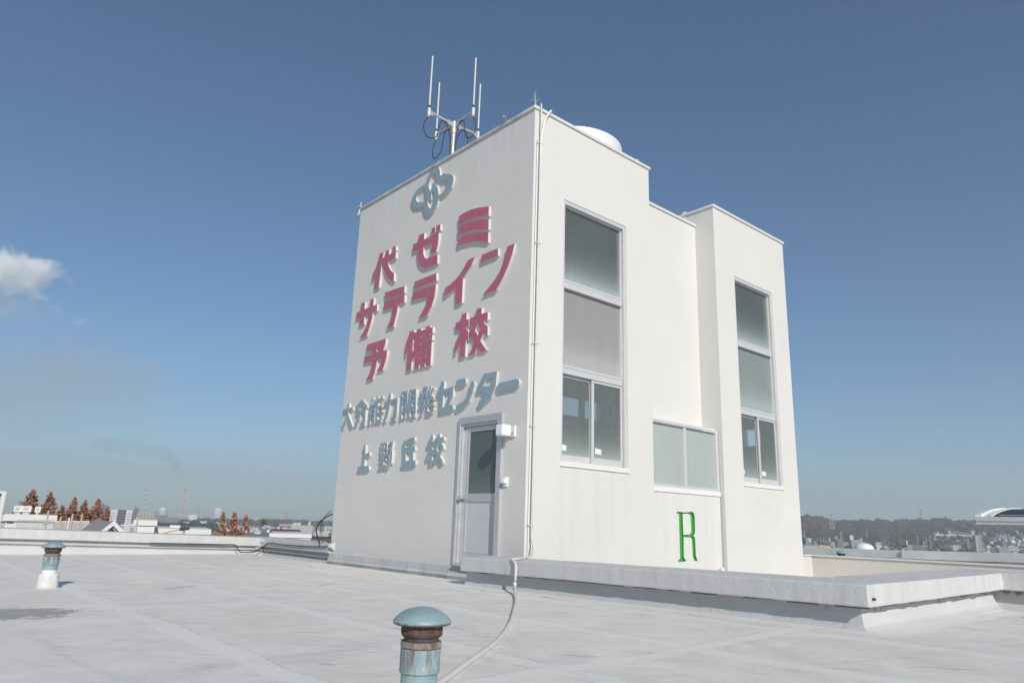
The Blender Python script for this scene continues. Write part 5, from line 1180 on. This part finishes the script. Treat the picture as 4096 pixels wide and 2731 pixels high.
block('plain brown block with paired windows', R2, 186, 330, 786, 598, W_BROWN, 10, 3, 2, floor_h=4.2, wfrac=.25, winmat=W_DARK)
block('beige balconied block joined to the brown one', R2, 331, 446, 796, 602, W_TAN, 10, 5, 1, band=True, pent=(.3,.5,8,W_TAN))
t, (c0, e, n, wd, z) = block('slim white slab with dark stairs on both sides', R2, 938, 1052, 786, 600, W_PALE, 10, 5, 1, floor_h=3.4, wfrac=.25, winmat=W_GREY)
for k in range(7):
    for s0, s1, mt in ((-wd*.98, -wd*.52, W_WHITE), (wd*.52, wd*1.0, W_WHITE)):
        m = MB(); blk(m, c0, e, n, s0, s1, 1, 9, z-2.5-3.3*k, z-1.0-3.3*k); sub('balcony', m, mt, t)
m = MB(); blk(m, c0, e, n, -wd*.9, wd*.9, 2, 8, GZ, z-1); sub('stair_core', m, W_DARK, t)
t, (c0, e, n, wd, z) = block('tallest tower block with dark left part and beige right part', R2, 1410, 1475, 598, 760, W_PINK, 16)
m = MB(); blk(m, c0, e, n, -wd*1.75, -wd*.95, 0, 16, GZ, z+1); sub('dark_wing', m, W_DARK, t)
m = MB(); blk(m, c0, e, n, -wd*.94, -wd*.51, -.5, 16, GZ, z+1.2); sub('pale_rib', m, W_PALE, t)
m = MB(); blk(m, c0, e, n, -wd*1.9, -wd*1.0, 2, 10, z+1.1, z+10); sub('penthouse', m, W_PALE, t)
for k in range(14):
    m = MB(); blk(m, c0, e, n, wd*.51, wd*1.15, .5, 8, z-2.6-4.2*k, z-.6-4.2*k); sub('balcony', m, W_PALE, t)
m = MB(); blk(m, c0, e, n, wd*.51, wd*.95, 1, 12, GZ, z-.5); sub('recess', m, W_DARK, t)
t, (c0, e, n, wd, z) = block('long white school with a green gable', R2, 2030, 2240, 812, 640, W_WHITE, 14, 3, 8, floor_h=5)
m = MB(); m.lathe([(wd*.28,0),(wd*.27,2.5),(wd*.18,4.6),(.2,5.4)], (c0.x,c0.y,z+6), 20); sub('vaulted_hall', m, W_WHITE, t); m = MB(); blk(m, c0, e, n, -wd*.48, wd*.06, 2, 10, z+.31, z+6.5); sub('upper_storey', m, W_PALE, t)
block('black and white block at the far right', R2, 2285, 2460, 828, 590, W_DARK, 12, 4, 4, winmat=W_WHITE, floor_h=4.2)
block('pastel shed with green and pink doors', R2, 1850, 2020, 828, 660, W_GREEN, 8)
block('red shop sign board low in the town', R1, 2010, 2092, 720, 620, W_RED, 1.5, cat='sign', name='sign_board')
block('dark red shed beside the red sign board', R1, 1938, 2008, 722, 640, W_BROOF, 6)
# on the ridge
def ridge(label, cf, xa, xb, yt, D=1640, rows=2, cols=5):
    a_ = ang(*cf((xa+xb)/2, yt)); block(label, cf, xa, xb, yt, D, W_WHITE, 14, rows, cols, floor_h=3.6, gz=tz(a_, fD(D))-2)
ridge('white ridge top building with square windows', R1, 515, 612, 152); ridge('white ridge building behind the first pylon', R1, 716, 872, 222); ridge('green roofed hall on the ridge', R1, 1030, 1155, 262, 1560, 1, 5); ridge('small white cube on the ridge', R1, 1208, 1272, 218, 1650, 2, 3)
ridge('pale ridge buildings under the canopy corner', R2, 1275, 1395, 360, 1600, 1, 4); ridge('long pale ridge building below the canopy', R2, 1780, 1935, 385, 1620, 2, 8)
ridge('four storey white block on the far slope', R2, 1905, 1972, 470, 1400, 4, 3)
RW_ = (('red_section', W_ROSE), ('white_section', W_WHITE)); ST_ = (('lattice', W_STEEL),)
lattice('red and white pylon standing on the wooded slope', R1, (768,362), (748,-15), 95, 14, 1250, RW_, 10, name='pylon', cat='pylon', arms=((.78,60),(.85,55),(.92,50)), thick=.9)
lattice('red and white pylon rising behind the ridge', R2, (332,345), (300,45), 62, 14, 1690, RW_, 8, name='pylon', cat='pylon', arms=((.55,70),(.7,70),(.85,70)), thick=.9)
for cf, pb, pt, wb, wt, D, lb in ((R1,(198,500),(190,345),26,8,900,'thin grey pylon above the brown block'), (R1,(962,690),(942,370),60,20,760,'stout grey pylon behind the stacked balconies'), (R1,(1474,520),(1462,345),32,8,1050,'slim grey pylon above the dome'),
                              (R2,(515,840),(502,592),46,12,700,'grey pylon among the town houses'), (R2,(422,790),(416,625),22,18,760,'grey gantry mast left of the town pylon'), (R2,(2002,930),(1965,555),56,14,690,'grey pylon before the white school'), (R2,(1262,860),(1250,540),30,14,820,'faint pylon left of the tallest tower block'), (R2,(250,700),(245,600),20,14,820,'short grey gantry mast above the brown block')):
    lattice(lb, cf, pb, pt, wb, wt, D, ST_, 8, gz=pol(ang(*cf(*pb)), fD(D)).z, name='pylon', cat='pylon', arms=((.7,wb*1.3),(.82,wb*1.2),(.93,wb)), group='grey pylons over the town', thick=.7)
for cf, xa, xb, yt, yc, D, lb in ((R1,518,582,478,560,720,'grey portal mast beside the dark brown block'), (R1,1775,1835,518,600,740,'grey portal mast right of the dome'), (R2,798,852,750,800,640,'grey portal mast near the slim white slab')):
    D = fD(D); pa, pb = at(*cf(xa, yt), D), at(*cf(xb, yt), D); pc, pd = at(*cf(xa, yc), D), at(*cf(xb, yc), D); m = MB(); r_ = .45
    m.bar(Vector((pa.x,pa.y,GZ)), pa, r_*2); m.bar(Vector((pb.x,pb.y,GZ)), pb, r_*2); m.bar(pc, pd, r_*1.6); m.bar(pc-Vector((0,0,3)), pd-Vector((0,0,3)), r_); tag(m.build('portal_mast', W_STEEL), lb, 'mast', 'portal masts')
# road and retaining walls on the slope
def strip(label, pts, wd_, mat, name):
    m = MB(); L_ = []
    for x_, D in pts: a_ = ang(*R2(x_, 560)); L_.append(pol(a_, fD(D)) + Vector((0,0,1.5)))
    for a_, b_ in zip(L_[:-1], L_[1:]): m.bar(a_, b_, 4, wd_)
    return tag(m.build(name, mat), label, 'wall')
strip('long pale retaining wall crossing the slope', [(580,1240),(850,1250),(1330,1260)], 4.5, W_PALE, 'retaining_wall')
strip('grey retaining wall right of the tallest tower block', [(1380,1150),(1880,1120)], 5, W_GREY, 'retaining_wall')

# neighbour roof on the right with the dome
t, (c0, e, n, wd, z) = block('flat grey neighbouring roof with small white boxes', R1, -300, 700, 672, 58, W_GREY, 8)
m = MB(); f0 = frame_at(R1, 288, 318, 668, 57.5); blk(m, *f0[:3], -f0[3]/2, f0[3]/2, -1, .0, z+.301, f0[4]+.5); sub('roof_box', m, W_WHITE, t)
f0 = frame_at(R1, 556, 672, 676, 50); block('white box standing before the grey neighbouring roof', R1, 556, 672, 678, 50, W_WHITE, 3)
m = MB(); m.bar(at(*R1(490,712),40), at(*R1(815,658),40), .06); p_ = at(*R1(490,714),40); m.tube([Vector((p_.x,p_.y,GZ)), p_], .04, 6); tag(m.build('yellow_pole', MATS['yellow_paint']), 'slanting yellow pole above the grey parapet', 'pole')
pa, pb = at(*R1(1208,735),62), at(*R1(1625,742),62); c_ = (pa+pb)/2; r_ = (pa-pb).length/2; zt = at(*R1(1415,612),62).z
t = thing('domed_tank', 'smooth white dome rising behind the grey parapet', 'dome', (c_.x,c_.y,GZ)); m = MB(); hh = zt-c_.z+.0; m.lathe([(r_*math.cos(R(a_)), hh*math.sin(R(a_))) for a_ in range(0, 90, 6)]+[(.02,hh)], c_, 48); sub('dome', m, M_TANK, t, smooth=60)
m = MB(); m.lathe([(r_,GZ-c_.z),(r_,-.3),(r_*1.01,-.01)], c_, 40); sub('drum', m, W_WHITE, t, smooth=40)
# curved canopy
D = 27.0
t = thing('canopy', 'white framed canopy with a curved dark roof at the right edge', 'canopy', at(3900, 2100, 27))
pa, pb = at(3902, 2096, D), at(4300, 2108, D); vv = Vector((pa.x-CAM.x, pa.y-CAM.y, 0)).normalized(); rr_ = Vector((vv.y, -vv.x, 0)); Lc = 9.0; e = rr_*.93-vv*.37; n = rr_*.37+vv*.93
zb = pa.z; z1 = at(3899, 2065, D).z; zt = at(3960, 2022, D).z
O = Vector((pa.x, pa.y, 0))
P = lambda a_, b_, z_: O + e*a_ + n*b_ + Vector((0,0,z_))
m = MB(); hm = (z1-zb)
for za, zb_, pr in ((zb, zb+hm*.28, .0), (zb+hm*.31, zb+hm*.40, .03), (zb+hm*.43, z1, .0)):
    m.add([P(0,pr,za),P(Lc,pr,za),P(Lc,.2,za),P(0,.2,za),P(0,pr,zb_),P(Lc,pr,zb_),P(Lc,.2,zb_),P(0,.2,zb_)], [(3,2,1,0),(4,5,6,7),(0,1,5,4),(1,2,6,5),(2,3,7,6),(3,0,4,7)])
m.add([P(-.02,.02,zb),P(-.02,.02,z1),P(-.02,.2,z1),P(-.02,.2,zb)], [(0,1,2,3)])
sub('gutter', m, M_WHITE, t)
def arc(off, n_=14):
    o_ = []
    for k in range(n_+1):
        u = k/n_; o_.append((.15+2.3*u, z1+.005+off+(zt-z1-.04)*math.sin(min(1, u*1.15)*math.pi*.5)**.8))
    return o_
def curved(x0, x1, off, th_, mat, nm):
    m = MB(); A_ = arc(off); vs = [P(x0,b_,z_) for b_, z_ in A_]+[P(x1,b_,z_) for b_, z_ in A_]+[P(x0,b_,z_-th_) for b_, z_ in A_]+[P(x1,b_,z_-th_) for b_, z_ in A_]; k = len(A_); fs = []
    for i in range(k-1): fs += [(i,i+1,k+i+1,k+i),(2*k+i,3*k+i,3*k+i+1,2*k+i+1),(i,2*k+i,2*k+i+1,i+1),(k+i,k+i+1,3*k+i+1,3*k+i)]
    fs += [(0,k,3*k,2*k),(k-1,3*k-1,4*k-1,2*k-1)]
    m.add(vs, fs); return sub(nm, m, mat, t, smooth=40)
curved(.04, .14, .04, .1, M_WHITE, 'end_frame'); curved(.142, .36, .0, .06, M_WHITE, 'frame_web'); curved(.362, .46, .04, .1, M_WHITE, 'end_frame')
curved(.462, Lc, .01, .04, plain('smoke_polycarbonate', (.035,.037,.06), .42, .05), 'roof_panel'); curved(6.4, 6.54, .04, .1, M_WHITE, 'rafter')
m = MB()
m.add([P(-.05,.1,z1-.01),P(.16,.1,z1-.01),P(.16,.3,z1+.0),P(-.05,.3,z1),P(-.0,.14,z1+.07),P(.14,.14,z1+.07),P(.14,.3,z1+.1),P(.0,.3,z1+.1)], [(3,2,1,0),(4,5,6,7),(0,1,5,4),(1,2,6,5),(2,3,7,6),(3,0,4,7)]); sub('corner_cap', m, M_WHITE, t)
m = MB(); m.add([P(.9,.2,z1+.004),P(1.8,.2,z1+.004),P(1.8,.32,z1+.06),P(.9,.32,z1+.06)], [(0,1,2,3)]); m.bar(P(.6,.24,z1+.04), P(Lc,.24,z1+.04), .06); sub('seal', m, M_GALV, t)
m = MB(); m.bar(P(1.75,.6,zb-.06), P(1.75,4.0,zb-.06), .24, .1); m.bar(P(1.6,.6,zb-.17), P(5.2,.6,zb-.17), .1, .12); sub('beam', m, M_ALU, t)
m = MB(); m.bar(P(4.8,.7,GN), P(4.8,.7,zb-.24), .24); sub('post', m, M_WHITE, t)

# ================================================================== SMOKE, CLOUD, HAZE
def volmat(name, col, dens, scale, lo, hi, aniso=.2, detail=5, soft=None):
    m = bpy.data.materials.new(name); m.use_nodes = True; nt = m.node_tree; nt.nodes.remove(nt.nodes['Principled BSDF'])
    v = nt.nodes.new('ShaderNodeVolumePrincipled'); v.inputs['Color'].default_value = (*col, 1); v.inputs['Anisotropy'].default_value = aniso
    tc = nt.nodes.new('ShaderNodeTexCoord'); d = noise(nt, scale, detail, .6, tc.outputs['Object'], .3)
    r = nt.nodes.new('ShaderNodeMapRange'); r.inputs[1].default_value = lo; r.inputs[2].default_value = hi; nt.links.new(d, r.inputs[0])
    dd = r.outputs[0]
    if soft:
        # density falls off towards the hull: object coordinates are in metres, soft = ellipsoid radii
        mp = nt.nodes.new('ShaderNodeMapping'); mp.inputs['Scale'].default_value = tuple(1/s for s in soft); nt.links.new(tc.outputs['Object'], mp.inputs[0])
        ln = nt.nodes.new('ShaderNodeVectorMath'); ln.operation = 'LENGTH'; nt.links.new(mp.outputs[0], ln.inputs[0])
        fo = nt.nodes.new('ShaderNodeMapRange'); fo.inputs[1].default_value = 1.0; fo.inputs[2].default_value = .35; nt.links.new(ln.outputs['Value'], fo.inputs[0])
        e2 = math_(nt, 'ADD', d, math_(nt, 'MULTIPLY', math_(nt, 'SUBTRACT', fo.outputs[0], 1.0), .5))
        nt.links.new(e2, r.inputs[0])
    nt.links.new(math_(nt, 'MULTIPLY', dd, dens), v.inputs['Density']); nt.links.new(v.outputs[0], nt.nodes['Material Output'].inputs['Volume'])
    return m
def puff(name, px, py, D, radii, mat, label, cat):
    P_ = at(px, py, D); m = MB(); m.add([Vector((v.x*radii[0], v.y*radii[1], v.z*radii[2])) for v in IV], IF)
    o = m.build(name, mat, origin=(0,0,0)); o.location = P_; return tag(o, label, cat, kind='stuff')
HAZE_TOP = 490
m = bpy.data.materials.new('haze_air'); m.use_nodes = True; nt = m.node_tree; nt.nodes.remove(nt.nodes['Principled BSDF'])
v = nt.nodes.new('ShaderNodeVolumePrincipled'); v.inputs['Color'].default_value = (.86,.90,.94,1); v.inputs['Density'].default_value = 1.8e-4; v.inputs['Anisotropy'].default_value = .15
nt.links.new(v.outputs[0], nt.nodes['Material Output'].inputs['Volume'])
q = MB(); q.box(CX-8200, CX+8200, CY-8200, CY+8200, GZ-1, HAZE_TOP)
hz = q.build('haze', m, origin=(CX, CY, GZ-1)); tag(hz, kind='stuff')
# smoke from the striped chimney: a lumpy tube of thin grey-brown smoke drifting away
path = [at(x_, y_, FD) for x_, y_ in [(735,1952),(729,1910),(705,1868),(655,1818),(575,1793),(470,1782),(360,1776)]]
pts_ = spline(path, 5); rs = [8, 10, 12, 15, 18] + [21+8*math.sin(i*.9)**2+min(11, i*.9) for i in range(len(pts_)-5)]
q = MB(); q.tube(pts_, rs, 14)
o = q.build('smoke_plume', volmat('smoke', (.40,.37,.37),   .0045, .021, .38, .66), smooth=60); tag(o, 'grey brown smoke drifting from the tall striped chimney', 'smoke', kind='stuff')
for x_, y_, r_, lb in ((797, 2008, 26, 'white steam puff over the shorter lattice chimney'), (1112, 2062, 36, 'white steam behind the large works'), (984, 2052, 20, 'small white steam wisp behind the ragged rust tree')):
    puff('steam', x_, y_, FD-60, (r_, r_, r_*.9), volmat('steam', (.95,.95,.95), .03, .03, .42, .62, soft=(r_, r_, r_*.9)), lb, 'steam')
def cloudpuff(px, py, D, radii, dens, lo, hi, sc_, lb, col=(.97,.97,.98), name='cloud'):
    o = puff(name, px, py, D, radii, volmat(name+'_vapour', col, dens, sc_, lo, hi, -.4, 7, soft=tuple(r*.97 for r in radii)), lb, name)
    a_ = ang(px, py); o.rotation_euler = (0, 0, a_-math.pi/2); return o
cloudpuff(-20, 1085, 3600, (430, 260, 185), .013, .36, .56, .010, 'white cumulus cloud cut by the edge of the sky')
cloudpuff(180, 1058, 3600, (150, 110, 52), .016, .40, .62, .014, 'ragged right tip of the white cloud')
cloudpuff(20, 1225, 3700, (330, 220, 130), .0042, .36, .66, .008, 'soft grey underside below the white cloud', (.72,.72,.76))
cloudpuff(320, 1285, 3600, (85, 80, 45), .0045, .40, .66, .014, 'small faint cloud wisp right of the white cloud')
cloudpuff(200, 1540, 7000, (1600, 1000, 740), .00075, .28, .62, .0022, 'broad brownish smoke bank spread under the cloud', (.42,.40,.40), 'smoke_bank')
